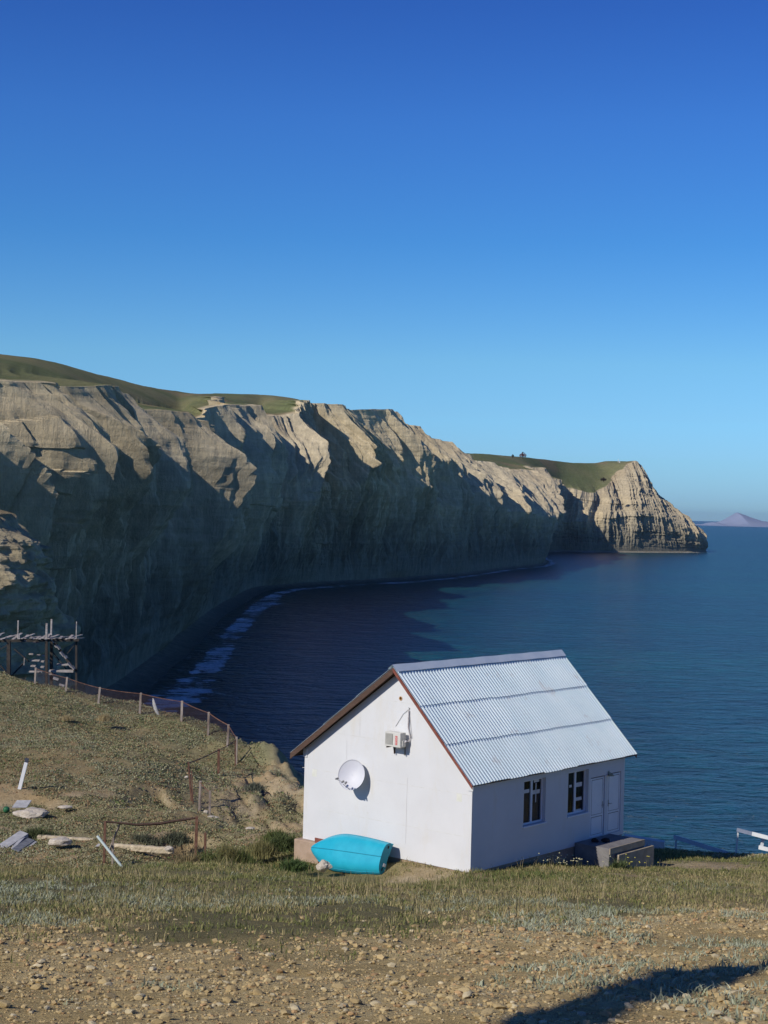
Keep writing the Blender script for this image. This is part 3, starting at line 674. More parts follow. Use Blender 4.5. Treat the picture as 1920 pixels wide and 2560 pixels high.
# corrugated roof: three overlapping courses of sheets on each slope
def course(name, side, f0, f1, lift):
    ridge_a = RID; ea = -OR_ if side > 0 else WH+OL_; ze = ZER if side > 0 else ZEL
    total = LH+GF+GB; pitch = total/63; bs = np.array([-GF+pitch*(w_+f_) for w_ in range(63) for f_ in (0, .28, .40, .5, .60, .72)]+[LH+GB]); nb = len(bs)
    na = 7; rng = np.random.default_rng(int(f0*100)+9)
    dirv = Vector((0, 0, 0)); A_ = HP(ridge_a, 0, ZR); E_ = HP(ea, 0, ze); d = (E_-A_); nrm_ = d.cross(lH).normalized()
    if nrm_.z < 0: nrm_ = -nrm_
    V = []; 
    for i, b in enumerate(bs):
        sheet = int((b+GF)/0.98); jog = rng_jog[side][sheet % 12]
        for j in range(na):
            f = f0+(f1-f0)*j/(na-1)
            if j == na-1: f += jog*(0.2 if f1 < .99 else .3)
            ph = ((b+GF)/pitch) % 1.0; h = .012*math.cos(2*math.pi*ph)-.060*math.exp(-((ph-.5)/.09)**2)+lift+0.004*math.sin(b*3.1+f*5)
            p = A_+d*f+lH*b+nrm_*h; V.append(p)
    n = len(V); V2 = [p-nrm_*.004 for p in V]
    Fs = grid_faces(nb, na); F2 = Fs[:, ::-1]+n
    # edges
    rim = []
    for i in range(nb-1):
        rim.append((i*na+na-1, (i+1)*na+na-1, n+(i+1)*na+na-1, n+i*na+na-1))
    for j in range(na-1):
        rim.append((j, j+1, n+j+1, n+j)); q = (nb-1)*na; rim.append((q+j, q+j+1, n+q+j+1, n+q+j))
    return np_mesh(name, np.array([tuple(p) for p in V+V2]), np.concatenate([Fs, F2, np.array(rim)]), M_zinc, None, False, parent=roof)
rng_jog = {1: [.004, -.006, .012, .0, -.008, .016, -.004, .006, 0, -.01, .004, 0], -1: [0]*12}
rng_jog[1][4] = .030; 
# boarding under the sheets is the roof mesh itself
m = MB()
for side in (1, -1):
    ea = -OR_+.05 if side > 0 else WH+OL_-.05; ze = ZER if side > 0 else ZEL; sl_ = slopeR if side > 0 else slopeL
    e = HP(ea, -GF+.05, ZR-sl_*abs(ea-RID)-.05); r0 = HP(RID, -GF+.05, ZR-.05)
    m.prism([r0, e, e-UP*.06, r0-UP*.06], lH*(LH+GF+GB-.1))
roof = m.build('roof', M_bwood, house)
for side in (1, -1):
    course('roof_sheet', side, .655, 1.0, .0)
    course('roof_sheet', side, .33, .662, .022)
    course('roof_sheet', side, .0, .337, .044)
# ridge cap
m = MB(); A0 = HP(RID, -GF-.02, ZR+.125); ww = .20
pr = HP(RID-ww, -GF-.02, ZR+.115-ww*slopeR); pl = HP(RID+ww, -GF-.02, ZR+.115-ww*slopeL)
nseg = 24; vs = []; fs = []
for i in range(nseg+1):
    o = lH*((LH+GF+GB+.04)*i/nseg)+UP*(.006*math.sin(i*1.7)); vs += [pr+o, A0+o, pl+o]
for i in range(nseg): fs += [(3*i, 3*i+3, 3*i+4, 3*i+1), (3*i+1, 3*i+4, 3*i+5, 3*i+2)]
m.add(vs, fs); m.build('ridge_cap', mottled('ridge_tin', (.68, .76, .80), (.78, .84, .86), 2, .5, .2, 4, .02, metal=.2), roof)
# barge boards and eave boards
def barge(name, a_end, z_end, b, mat, w=.17):
    m = MB(); top = HP(RID, b, ZR+.02); end = HP(a_end, b, z_end+.02)
    m.prism([top, end, end-UP*w, top-UP*w], lH*.03); return m.build(name, mat, house)
for b, bb in ((-GF+.005, 0), (LH+GB-.035, 1)):
    barge('barge_board', -OR_+.01, ZER-.02, b, M_redwood, .13); barge('barge_board', WH+OL_-.01, ZEL-.02, b, M_bwood, .20)
m = MB(); m.box(HP(WH+OL_-.06, -GF+.04, ZEL-.12), tH*.03, lH*(LH+GF+GB-.08), UP*.10); m.build('eave_board', M_bwood, house)
m = MB(); m.box(HP(-OR_+.10, -GF+.04, ZER-.06), tH*.03, lH*(LH+GF+GB-.08), UP*.07); m.build('eave_board', M_redwood, house)
# short corner returns under the eaves
m = MB(); m.box(HP(-.05, -.035, zr_w-.33), tH*.20, lH*.035, UP*.36); m.build('corner_return', M_wall, house)
m = MB(); m.box(HP(WH-.12, -.03, zl_w-.28), tH*.17, lH*.03, UP*.30); m.build('corner_return', M_wall, house)

def window(b0, b1, z0, z1, fw, curtain):
    """opening b0..b1; frame sits set back at the left part, deep reveal on the right"""
    f0, f1 = b0+.01, b0+fw; dep = .13
    m = MB(); fr = .055; o = HP(dep, f0, z0+.04)
    H_w = z1-z0-.06; L_w = b1-b0-.02
    m.box(HP(dep, b0+.005, z0+.005), tH*.06, lH*(b1-b0-.01), UP*(fr)); m.box(HP(dep, b0+.005, z1-fr-.005), tH*.06, lH*(b1-b0-.01), UP*fr)
    for bb in (b0+.005, (b0+b1)/2-.05, b1-.06-.005): m.box(HP(dep, bb, z0+fr+.005), tH*.06, lH*(.10 if abs(bb-(b0+b1)/2+.05) < 1e-6 else .06), UP*(z1-z0-2*fr-.01))
    w = m.build('window', M_pvc, house)
    m = MB(); m.box(HP(dep+.03, b0+.06, z0+fr), tH*.008, lH*(b1-b0-.12), UP*(z1-z0-2*fr)); m.build('pane', M_glass, w)
    m = MB(); m.box(HP(-.05, b0-.04, z0-.045), tH*(dep+.04), lH*(b1-b0+.08), UP*.04); m.build('sill', M_pvc, w)
    m = MB(); m.box(HP(.75, b0-.5, z0-.5), tH*.02, lH*(b1-b0+1.0), UP*(z1-z0+1.0)); m.build('interior', M_room, w)
    if curtain:
        n = 60; vs = []; fs = []
        for i in range(n+1):
            b = b0+.05+(b1-b0-.1)*i/n; a = dep+.10+.02*math.sin(i*1.3); vs += [HP(a, b, z0+.03), HP(a, b, z1-.42)]
        for i in range(n): fs.append((2*i, 2*i+2, 2*i+3, 2*i+1))
        m = MB(); m.add(vs, fs); m.build('curtain', M_curt, w)
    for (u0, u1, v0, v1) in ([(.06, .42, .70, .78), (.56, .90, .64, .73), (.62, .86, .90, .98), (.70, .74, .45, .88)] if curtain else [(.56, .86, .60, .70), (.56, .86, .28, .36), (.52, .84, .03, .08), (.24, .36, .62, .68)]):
        m = MB(); m.box(HP(dep+.024, b0+u0*(b1-b0), z0+v0*(z1-z0)), tH*.004, lH*((u1-u0)*(b1-b0)), UP*((v1-v0)*(z1-z0))); m.build('reflection_strip', M_strip, w)  # white bars on the glass stand in for sunlit reflections
    return w
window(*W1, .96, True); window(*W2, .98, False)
def door(b0, b1, z0, z1, hside):
    m = MB(); m.box(HP(.030, b0+.03, z0+.01), tH*.05, lH*(b1-b0-.06), UP*(z1-z0-.05)); 
    # recessed panels as thin dark-edged frames
    for (u0, u1, v0, v1) in ((.12, .88, .37, .955), (.12, .88, .04, .335)):
        pb0, pb1 = b0+u0*(b1-b0), b0+u1*(b1-b0); pz0, pz1 = z0+v0*(z1-z0), z0+v1*(z1-z0)
        for bx0, bx1, zz0, zz1 in ((pb0, pb1, pz1-.016, pz1), (pb0, pb0+.010, pz0, pz1-.017), (pb1-.010, pb1, pz0, pz1-.017), (pb0+.011, pb1-.011, pz0, pz0+.010)):
            m.box(HP(.0275, bx0, zz0), tH*.004, lH*(bx1-bx0), UP*(zz1-zz0), mi=1)
    d = m.build('door', [M_pvc, M_gap], house)
    m = MB(); m.box(HP(.09, b0+.001, z0+.001), tH*.02, lH*(b1-b0-.002), UP*(z1-z0-.002)); m.build('door_frame', M_gap, d)
    m = MB(); hb = b0+.10 if hside < 0 else b1-.10; s = 1 if hside < 0 else -1
    m.box(HP(.018, hb-.02, z0+.95), tH*.012, lH*.04, UP*.22); m.tube([HP(.018, hb, z0+1.05), HP(-.03, hb, z0+1.05), HP(-.035, hb+s*.13, z0+1.05)], .011, 6); m.build('handle', M_metal, d)
    return d
door(*D1, 1); door(*D2, -1)

# lamp over the doors
bL, zL = on_long(1521, 1935)
t = thing('wall_lamp', 'small yellowish lamp on the wall above the two doors', 'lamp', HP(0, bL, zL))
m = MB(); m.box(HP(-.02, bL-.04, zL-.03), tH*.02, lH*.08, UP*.14); m.tube([HP(-.02, bL, zL+.05), HP(-.10, bL, zL+.06)], .01, 6); m.build('bracket', M_metal, t)
m = MB(); m.tube([HP(-.11, bL, zL+.04), HP(-.11, bL, zL-.02), HP(-.11, bL, zL-.05)], [.03, .10, .115], 14); m.build('lamp_shade', mottled('lamp_enamel', (.38, .34, .20), (.45, .40, .25), 5, .5, 0), t)

# air conditioner
aR, zB_ = on_wall(1000.3, 1870, .40); aL, _ = on_wall(961.3, 1864, .40); _, zT = on_wall(1001.5, 1833.5, .40); wA = aL-aR; hA = zT-zB_
t = thing('air_conditioner', 'off-white outdoor air conditioner unit on the gable wall under a wire', 'air conditioner', HP(aR, -.3, zB_))
M_ac = mottled('ac_casing', (.60, .59, .54), (.68, .67, .62), 3, .5, 0); M_acd = mottled('ac_dark', (.10, .10, .09), (.16, .15, .13), 5, .7, 0)
m = MB(); m.box(HP(aR, -.40, zB_), tH*wA, lH*.27, UP*hA); casing = m.build('casing', M_ac, t, bevel=.012)
m = MB(); g0, g1 = aR+wA*.48, aR+wA*.95; m.box(HP(g0, -.404, zB_+.06), tH*(g1-g0), lH*.003, UP*(hA-.11), mi=0)
for i in range(10): m.box(HP(g0+.005, -.418, zB_+.07+i*(hA-.13)/9.5), tH*(g1-g0-.01), lH*.013, UP*.016, mi=1)
m.build('fan_grille', [M_acd, M_ac], t)
m = MB(); rb0, rb1 = aR+wA*.19, aR+wA*.32; m.box(HP(rb0, -.405, zB_+hA*.16), tH*(rb1-rb0), lH*.004, UP*(hA*.62)); lab = m.build('badge', mottled('badge_red', (.55, .03, .03), (.62, .05, .04), 5, .4, 0), t)
# white lettering running up the red badge
def letters(txt):
    cu = bpy.data.curves.new('lettering', 'FONT'); cu.body = txt; cu.size = (rb1-rb0)*.86; cu.extrude = .0008; cu.align_x = 'CENTER'; cu.align_y = 'CENTER'; cu.space_character = 1.0
    o = bpy.data.objects.new('tmp', cu); COL.objects.link(o); dg = bpy.context.evaluated_depsgraph_get(); me = bpy.data.meshes.new_from_object(o.evaluated_get(dg)); bpy.data.objects.remove(o)
    w = max(v.co.x for v in me.vertices)-min(v.co.x for v in me.vertices); sx = hA*.56/w
    xa, ya, za = UP*1.0, tH*1.0, -lH*1.0        # text runs upward, its top to the left
    M_ = Matrix((xa*sx, ya, za)).transposed().to_4x4(); M_.translation = HP((rb0+rb1)/2, -.4065, zB_+hA*.47)
    me.transform(M_); return link('lettering', me, mottled('lettering_white', (.8, .78, .76), (.85, .83, .8), 5, .5, 0), lab)
letters('DENKER')
m = MB(); m.box(HP(aR-.035, -.33, zB_+.03), tH*.035, lH*.17, UP*(hA*.42)); m.build('valve_cover', M_ac, t, bevel=.01)
for aa in (aR+.10, aR+wA-.12):
    m = MB(); m.box(HP(aa, -.42, zB_-.045), tH*.035, lH*.42, UP*.04); m.box(HP(aa, -.035, zB_-.28), tH*.035, lH*.032, UP*.235); m.build('bracket', M_bwood if aa > aR+.2 else M_metal, t)
# pipe bundle and loose wire from the hook in the wall
t2 = thing('pipe_bundle', 'grey pipe and thin wires hanging down the gable from a hook to the air conditioner', 'pipe', HP(aR, 0, zT))
ha, hz = on_wall(*z7(1010, 505)); pa, pz = on_wall(*z7(1020, 740)); 
m = MB(); m.tube([HP(ha, -.01, hz), HP(ha, -.05, hz-.06), HP(ha+.01, -.045, hz-.6), HP(pa, -.04, pz), HP(pa+.03, -.08, pz-.14), HP(aR-.06, -.2, zB_+.2), HP(aR-.03, -.24, zB_+.14)], [.012, .020, .022, .02, .026, .03, .024], 8, ); m.build('pipe', mottled('pipe_wrap', (.42, .38, .38), (.62, .60, .60), 8, .8, 0), t2)
m = MB(); wa, wz = on_wall(*z7(895, 650)); m.tube([HP(ha, -.02, hz), HP(lerp(ha, wa, .45), -.02, lerp(hz, wz, .3)), HP(wa, -.015, wz)], .006, 5); m.tube([HP(ha, -.02, hz-.1), HP(pa-.02, -.03, pz+.2), HP(pa-.06, -.03, pz-.03)], .006, 5); m.build('wire', M_metal, t2)
m = MB(); m.tube([HP(ha, 0, hz+.02), HP(ha, -.04, hz+.02), HP(ha, -.05, hz+.05)], .01, 6); m.build('hook', M_metal, t2)

# satellite dish
def dish():
    ca, cz = on_wall(878.5, 1937, .42); C = HP(ca, -.42, cz)
    nrm_ = Vector((-.30, -.90, .33)).normalized(); r_ = nrm_.cross(UP).normalized(); u_ = r_.cross(nrm_).normalized(); R1, R2 = .455, .50
    t = thing('satellite_dish', 'pale grey satellite dish with three receivers on the gable wall', 'satellite dish', HP(ca, 0, cz))
    V = []; nr, na = 12, 48; 
    for lay, off in ((0, 0), (1, -.006)):
        for i in range(nr+1):
            f = i/nr
            for j in range(na):
                th = 2*math.pi*j/na; dd = -.09*(1-f*f)
                V.append(C+r_*(R1*f*math.cos(th))+u_*(R2*f*math.sin(th))+nrm_*(dd+off))
    n = (nr+1)*na; Fq = []
    for lay in (0, 1):
        for i in range(nr):
            for j in range(na):
                q = (lay*n+i*na+j, lay*n+i*na+(j+1) % na, lay*n+(i+1)*na+(j+1) % na, lay*n+(i+1)*na+j); Fq.append(q if lay else q[::-1])
    for j in range(na): Fq.append((nr*na+j, nr*na+(j+1) % na, n+nr*na+(j+1) % na, n+nr*na+j))
    np_mesh('reflector', np.array([tuple(v) for v in V]), np.array(Fq), mottled('dish_paint', (.60, .61, .66), (.66, .67, .70), 2, .45, 0), None, True, parent=t)
    base = C-u_*R2*.97; foc = base+nrm_*.42+u_*.10+r_*.10
    m = MB(); m.tube([base-nrm_*.05, foc], .010, 6); m.build('feed_arm', M_metal, t)
    m = MB(); m.tube([foc-r_*.05, foc-r_*.10+u_*.03+nrm_*.02, foc+r_*.22+u_*.12], .008, 5); m.build('feed_bar', M_metal, t)
    M_lnb = mottled('lnb_cap', (.62, .56, .48), (.72, .66, .58), 8, .5, 0)
    for dr, du in ((-.09, .03), (.02, .06), (.24, .15)):
        c = foc+r_*dr+u_*du; d = (C-c).normalized()
        m = MB(); m.tube([c+d*.06, c+d*.01, c-d*.05], [.034, .030, .018], 10); o = m.build('receiver', M_metal, t)
        m = MB(); m.tube([c+d*.075, c+d*.062], [.030, .036], 12); m.build('receiver_cap', M_lnb, o)
    m = MB(); m.tube([HP(ca, 0, cz), HP(ca, -.2, cz), C-nrm_*.10], .022, 8); m.box(HP(ca-.07, -.012, cz-.09), tH*.14, lH*.012, UP*.18); m.build('mount', M_metal, t)
dish()

# turquoise dinghy on its side against the gable
def boat():
    la, lz = on_wall(860, 2186, .78); 
    gz = float(terr(np.array([HP(la, -.78, 0).x]), np.array([HP(la, -.78, 0).y]))[0][0])
    o0 = HP(la, -.80, -12.03+.06); til = math.radians(24)
    aB, _ = on_wall(777, 2120, .75); aS, _ = on_wall(958, 2130, .75)
    L = (aB-aS); Lx = -tH; Uu = (UP*math.cos(til)+lH*math.sin(til)); K = (-lH*math.cos(til)+UP*math.sin(til)).normalized()
    cen = HP((aB+aS)/2, -.78, 0); beam = 1.24
    zc = P(860, 2138, 50.3).z-.29
    Cc = HP((aB+aS)/2, -.62, zc)
    Lx = (Lx+UP*.05).normalized()
    t = thing('dinghy', 'upturned turquoise dinghy lying on its side against the white gable', 'boat', Cc-Uu*beam/2)
    ns, nc = 40, 33
    def sect(s):     # s 0 bow .. 1 stern
        w = (beam/2)*(math.sin(min(1, (s+.006)/.44)*math.pi/2)**.58 if s < .44 else 1-.18*((s-.44)/.56)**1.8)
        if s < .001: w = .02
        d = .43*(.62+.38*min(1, s/.35)**.7)*(1-.05*max(0, s-.6)/.4)
        return w, d
    def pt(s, c, off=0.0):   # c -1..1 gunwale to gunwale
        w, d = sect(s); full = min(1, .25+s*1.6); 
        ang = c*math.pi/2; y = w*math.copysign(abs(math.sin(ang))**(1-.28*full), ang); z = d*(abs(math.cos(ang))**(.62+.5*(1-full)))
        rake = -.10*(1-s)**6*(abs(math.sin(ang)))  
        return Cc+Lx*((s-.5)*L+rake)+Uu*(y*(1+off))+K*(z-.16+off*.5)
    V = []; 
    for off in (0, -.03):
        for i in range(ns+1):
            s = (i/ns)**1.35
            for j in range(nc): V.append(pt(s, -1+2*j/(nc-1), off))
    n = (ns+1)*nc; Fq = [tuple(f) for f in grid_faces(ns+1, nc)]; Fq += [(f[3]+n, f[2]+n, f[1]+n, f[0]+n) for f in Fq]
    M_b = mottled('turquoise_paint', (.012, .36, .50), (.020, .42, .56), 2.5, .38, .12, 40, .004, spec=.5); M_b2 = mottled('turquoise_dull', (.012, .26, .36), (.02, .30, .42), 3, .5, 0)
    np_mesh('hull', np.array([tuple(v) for v in V]), np.array(Fq), M_b, None, True, parent=t)
    m = MB(); poly = [pt(1, -1+2*j/24)+Lx*0 for j in range(25)]; top = []
    for u in (1, .6, .28, .22, -.1, -.22, -.5, -1): top.append(u)
    w, d = sect(1); rim = [Cc+Lx*(L/2)+Uu*(w*u)+K*(-.16+(.05 if abs(u) < .25 else (-.01 if abs(u) > .9 else .02))) for u in (.97, .6, .27, .24, .0, -.24, -.27, -.6, -.97)]
    m.prism(poly+rim[::1], Lx*(-.03)); tr = m.build('transom', M_b2, t)
    for u in (.72, -.70):
        m = MB(); m.cbox(Cc+Lx*(L/2+.006)+Uu*(w*u)+K*.03, Lx*.012, Uu*.09, K*.05); m.build('drain_slot', M_gap, tr)
    m = MB(); m.cbox(Cc+Lx*(L/2+.02)+Uu*(-w*.42)+K*.0, Lx*.03, Uu*.10, K*.12); m.build('motor_pad', M_strip, tr)
    # keel, gunwale rims and lapped strakes
    m = MB(); m.tube([pt((i/30)**1.2, 0)+K*.008 for i in range(31)], .013, 6); m.build('keel', M_b2, t)
    for sg in (-1, 1):
        m = MB(); m.tube([pt((i/40)**1.35, sg*1.0) for i in range(41)], .024, 8); m.build('gunwale', M_b, t)
    for c in (-.93, -.86, -.78, -.70, .86, .93):
        m = MB(); m.tube([pt(.12+.88*(i/40), c, .010) for i in range(41)], .013, 5); m.build('strake', M_b2, t)
    m = MB(); m.tube([HP(aS+.25, -.2, zc-.25), HP(aS-.15, -.35, zc-.30), HP(aS-.62, -.05, zc-.36)], .012, 5); tag(m.build('stick', M_bwood), 'thin dark stick leaning between the dinghy stern and the wall', 'stick')
    # board behind the bow
    b0, z0 = on_wall(789, 2093.5, .12); b1, z1 = on_wall(812, 2155, .12)
    m = MB(); m.box(HP(b0, -.16, z1-.1), -tH*1.1, lH*.02, UP*(z0-z1+.1)); tag(m.build('board', M_redwood), 'dull red board standing behind the bow of the dinghy', 'board')
boat()

# blocks at the foot of the left corner
m = MB(); p = HP(WH+.22, .1, ZB-.62); m.box(HP(WH-.9, -.20, ZB-.75), tH*1.12, lH*.6, UP*.74)
o = m.build('foundation_block', M_plinth, None, bevel=.03); tag(o, 'pinkish concrete block jutting out under the left corner of the house', 'block')
def rock(name, c, sx, sy, sz, seed, mat, label, cat, group=None, sub=3, amp=.35):
    bm = bmesh.new(); bmesh.ops.create_icosphere(bm, subdivisions=sub, radius=1)
    V = np.array([v.co[:] for v in bm.verts]); nn = 1+amp*fbm(V[:, 0]*1.3+seed, V[:, 1]*1.3, 4, seed, V[:, 2]*1.3+seed)
    for v, q, n_ in zip(bm.verts, V, nn): v.co = Vector(q*n_*np.array([sx, sy, sz]))
    me = bpy.data.meshes.new(name); bm.to_mesh(me); bm.free(); o = link(name, me, mat); o.location = c
    return tag(o, label, cat, group)
M_lime = mottled('limestone', (.46, .40, .32), (.60, .54, .45), 6, .95, .8, 14, .04)
rock('rock', P(808, 2166, 51.2), .26, .2, .17, 3, M_lime, 'rough whitish rock beside the dinghy bow and the pinkish block', 'rock', amp=.6)

# porch and step
pA, pzT = on_long(1562, 2090); 
def gp(px, py, z):
    q = Pz(px, py, z); return ((q-HC).dot(tH), (q-HC).dot(lH))
ZP = -11.0; fl = gp(1522.6, 2122, ZP); fr_ = gp(1611, 2099, ZP); bl = gp(1478, 2111, ZP)
a_out = (fl[0]+fr_[0])/2; b_l, b_r = fl[1], fr_[1]
t = thing('porch', 'concrete porch with one lower step in front of the two doors', 'porch', HP(a_out/2, (b_l+b_r)/2, ZP-1))
m = MB(); m.box(HP(a_out, b_l, ZP-1.3), tH*(-a_out-.003), lH*(b_r-b_l), UP*1.3); m.build('platform', M_concd, t, bevel=.012)
m = MB(); m.box(HP(a_out-.035, b_l+.0, ZP-.19), tH*.03, lH*(b_r-b_l), UP*.2); m.build('front_slab', M_conc, t)
sf = gp(1548, 2138, ZP-.24); sr = gp(1636, 2114, ZP-.24)
m = MB(); m.box(HP(sf[0], sf[1], ZP-.24-.9), tH*(a_out-.04-sf[0]), lH*(sr[1]-sf[1]), UP*.9); m.build('step', M_conc, t, bevel=.01)
print('PORCH', fl, fr_, bl, sf, sr)
M_shoe = mottled('dark_bundle', (.02, .015, .015), (.04, .03, .028), 8, .9, 0)
for i, (px, py, s_) in enumerate(((1487, 2101, .12), (1514, 2101, .16))):
    a, b = gp(px, py+4, ZP); a = min(a, -.10)
    rock('shoes', HP(a, b, ZP+.05), s_, s_*.8, .09, 20+i, M_shoe, ['smaller dark pair of shoes at the left edge of the porch', 'larger dark heap of shoes in front of the left door'][i], 'shoes')
# white slab top seen behind the porch
m = MB(); q0 = P(1560, 2089, 60); q1 = P(1660, 2106, 60.5); m.box(q0-UP*.5, q1-q0, Vector((.1, .35, 0)), UP*.5)
tag(m.build('low_wall', M_strip), 'low white wall behind the porch at the cliff edge', 'wall')

# white timber railings of the stairs down to the sea
M_wt = mottled('white_timber', (.66, .68, .70), (.76, .78, .78), 3, .7, .2)
t = thing('railing', 'white timber stair railing at the right edge, its end catching the sun', 'railing', P(1900, 2120, 62))
for (a_, b_, w_, n_) in (((1880, 2084, 61.8), (1990, 2112, 61), .15, 'rail'), ((1842, 2074, 62), (1879, 2083.7, 61.8), .14, 'shade_tinted_rail'), ((1897, 2118, 62), (1990, 2140, 61.2), .15, 'rail'), ((1908, 2094, 62), (1903, 2124, 62), .10, 'post'), ((1846, 2072, 62.05), (1838, 2150, 62.05), .05, 'post'), ((1975, 2105, 61.2), (1972, 2160, 61.2), .10, 'post')):
    m = MB(); m.beam(P(*a_), P(*b_), .05, w_) if 'rail' in n_ else m.beam(P(*a_), P(*b_), w_, w_); m.build(n_, M_wt if n_ != 'shade_tinted_rail' else mottled('shade_tinted_timber', (.20, .24, .33), (.26, .30, .40), 4, .8, 0), t)  # first rail length is white timber with the house shadow put into its colour
t = thing('railing', 'shaded pale railing sloping down behind the grass right of the porch', 'railing', P(1750, 2130, 64))
m = MB(); m.beam(P(1684, 2092, 64), P(1835, 2139, 63), .05, .17); m.build('rail', M_wt, t)
for a_, b_ in (((1690, 2095, 64.05), (1689, 2135, 64.05)), ((1805, 2130, 63.3), (1804, 2160, 63.3))):
    m = MB(); m.beam(P(*a_), P(*b_), .07, .07); m.build('post', M_wt, t)
# ------------------------------------------------------------------ fences
M_rust = mottled('rusty_iron', (.10, .045, .03), (.22, .12, .08), 5, .85, .3, 30, .01); M_post = mottled('old_post', (.20, .15, .12), (.42, .36, .31), 4, .9, .4, 30, .02, stretch=(1, 1, .3))
M_net = mottled('rusty_net', (.05, .032, .03), (.085, .055, .05), 4, .85, 0)
def gz(x, y): return float(terr(np.array([x]), np.array([y]))[0][0])
def fence(name, label, posts, rails, net=True, pm=None, sag=.04):
    """posts: (bottom px,py, top px,py, D, width)"""
    pts = []
    b0 = P(posts[0][0], posts[0][1], posts[0][4]); t = thing('wire_fence', label, 'fence', b0)
    for (bx_, by_, tx_, ty_, D, w) in posts:
        b, tp_ = P(bx_, by_, D), P(tx_, ty_, D); pts.append((b, tp_)); g = gz(b.x, b.y)
        bb = b+(b-tp_).normalized()*max(.3, min(1.5, b.z-g+.3))
        m = MB(); m.beam(bb, tp_, w, w, up=(0, 1, 0)); m.build('post', pm or M_post, t)
    for i, (r_, nt_) in enumerate(rails):
        (b1, t1), (b2, t2) = pts[i], pts[i+1]
        if r_:
            m = MB(); n = 8; ps = []
            for q in range(n+1):
                f = q/n; ps.append((t1*(1-f)+t2*f)-UP*(.06+sag*math.sin(math.pi*f)))
            m.tube(ps, r_, 6); m.build('rail', M_rust if r_ < .03 else M_bwood, t)
        if nt_:
            L = (b2-b1).length; n = int(L/.13)*1; m = MB(); rows = 13; wv = .008
            vs = []; fs = []
            for d_ in (1, -1):
                for q in range(-rows, n+rows+1):
                    f0, f1 = q/n, (q+d_*rows)/n
                    # clip to 0..1
                    s0, s1 = 0.0, 1.0
                    if f1 != f0:
                        ta, tb = (0-f0)/(f1-f0), (1-f0)/(f1-f0); s0 = max(s0, min(ta, tb)); s1 = min(s1, max(ta, tb))
                    if s1-s0 < .03: continue
                    def at(s):
                        f = f0+(f1-f0)*s; lo = b1*(1-f)+b2*f+UP*.05; hi = t1*(1-f)+t2*f-UP*(.07+sag*math.sin(math.pi*f)); return lo+(hi-lo)*s
                    a_, b_ = at(s0), at(s1); dv = (b2-b1).normalized()*wv; k_ = len(vs); vs += [a_-dv, a_+dv, b_+dv, b_-dv]; fs.append((k_, k_+1, k_+2, k_+3))
            m.add(vs, fs); m.build('wire_net', M_net, t)
    return t
R = .022
fence('f', 'long netting fence of grey posts along the cliff edge of the grassy promontory',
      [(86.5, 1723, 89.5, 1669, 107, .12), (163.5, 1746, 168, 1693, 106, .12), (245, 1771, 250, 1718, 105, .13), (349.5, 1783, 352.5, 1732, 104, .13), (453.5, 1803.6, 455.5, 1752, 102, .14),
       (520, 1838, 522, 1780, 100, .13), (568.5, 1866, 571.5, 1811, 98, .13), (591, 1901, 591.5, 1842, 95, .12)],
      [(R, 1), (R, 1), (R, 1), (R, 1), (R, 1), (R*1.3, 1), (R, 1)])
fence('f', 'rusty netting fence turning back downhill from the cliff corner into the field',
      [(588, 1903, 588.5, 1848, 94.6, .07), (546, 1935, 547, 1872, 88, .12), (477.5, 1985, 471, 1905, 80, .09), (481, 1970, 479, 1927, 79.5, .05)], [(R, 1), (R*1.3, 0), (0, 1)], pm=M_rust)
fence('f', 'short leftover fence panel of brown netting between two posts above the orange earth bank',
      [(499, 2014, 501, 1952.5, 76, .11), (523.7, 2043, 525, 1977, 74.5, .09)], [(R, 1)])
t = fence('f', 'bare rusty frame of two posts under a sagging dark rail in the lower field',
      [(260, 2167, 263, 2053, 61, .09), (489, 2138, 492.5, 2042, 62, .11)], [(0, 0)], pm=M_rust)
m = MB(); m.tube([P(264, 2054, 61), P(345, 2062, 61.3), P(400, 2059, 61.6), P(440, 2052, 61.8), P(491, 2045, 62)], [.035, .05, .06, .05, .04], 6); m.build('rail', M_bwood, t)
m = MB(); m.beam(P(280.5, 2172, 61), P(283, 2095, 61), .07, .07, up=(0, 1, 0)); tag(m.build('post', M_post), 'thin pale stub post right beside the crossed pipe and plank', 'post')
m = MB(); m.beam(P(512.5, 2135, 61.5), P(513.5, 2082, 61.5), .09, .09, up=(0, 1, 0)); tag(m.build('post', M_rust), 'short rusty stub post in front of the orange earth bank', 'post')
m = MB(); m.tube([P(243, 2090, 60.6), P(309, 2172, 60.2)], .05, 8); tag(m.build('pipe', mottled('pipe_paint', (.50, .62, .60), (.66, .72, .70), 6, .6, 0)), 'long pale green pipe leaning across the left frame post', 'pipe')
m = MB(); m.beam(P(301.5, 2055, 61.2), P(272, 2130, 61.5), .09, .03); tag(m.build('plank', M_post), 'grey weathered plank leaning against the sagging rail', 'plank')
# leaning marker post
t = thing('marker_post', 'white marker post with dark top leaning right in the grassy field', 'post', P(47, 1980, 76))
b, tp_ = P(46, 1984, 76), P(68, 1896, 76); sp = b*.11+tp_*.89
m = MB(); m.beam(b, sp, .16, .12, up=(0, 1, 0)); m.build('shaft', mottled('white_post', (.74, .76, .78), (.80, .82, .83), 3, .6, 0), t)
m = MB(); m.beam(sp, tp_, .162, .122, up=(0, 1, 0)); m.build('dark_cap', mottled('navy_cap', (.05, .06, .09), (.07, .08, .11), 5, .6, 0), t)
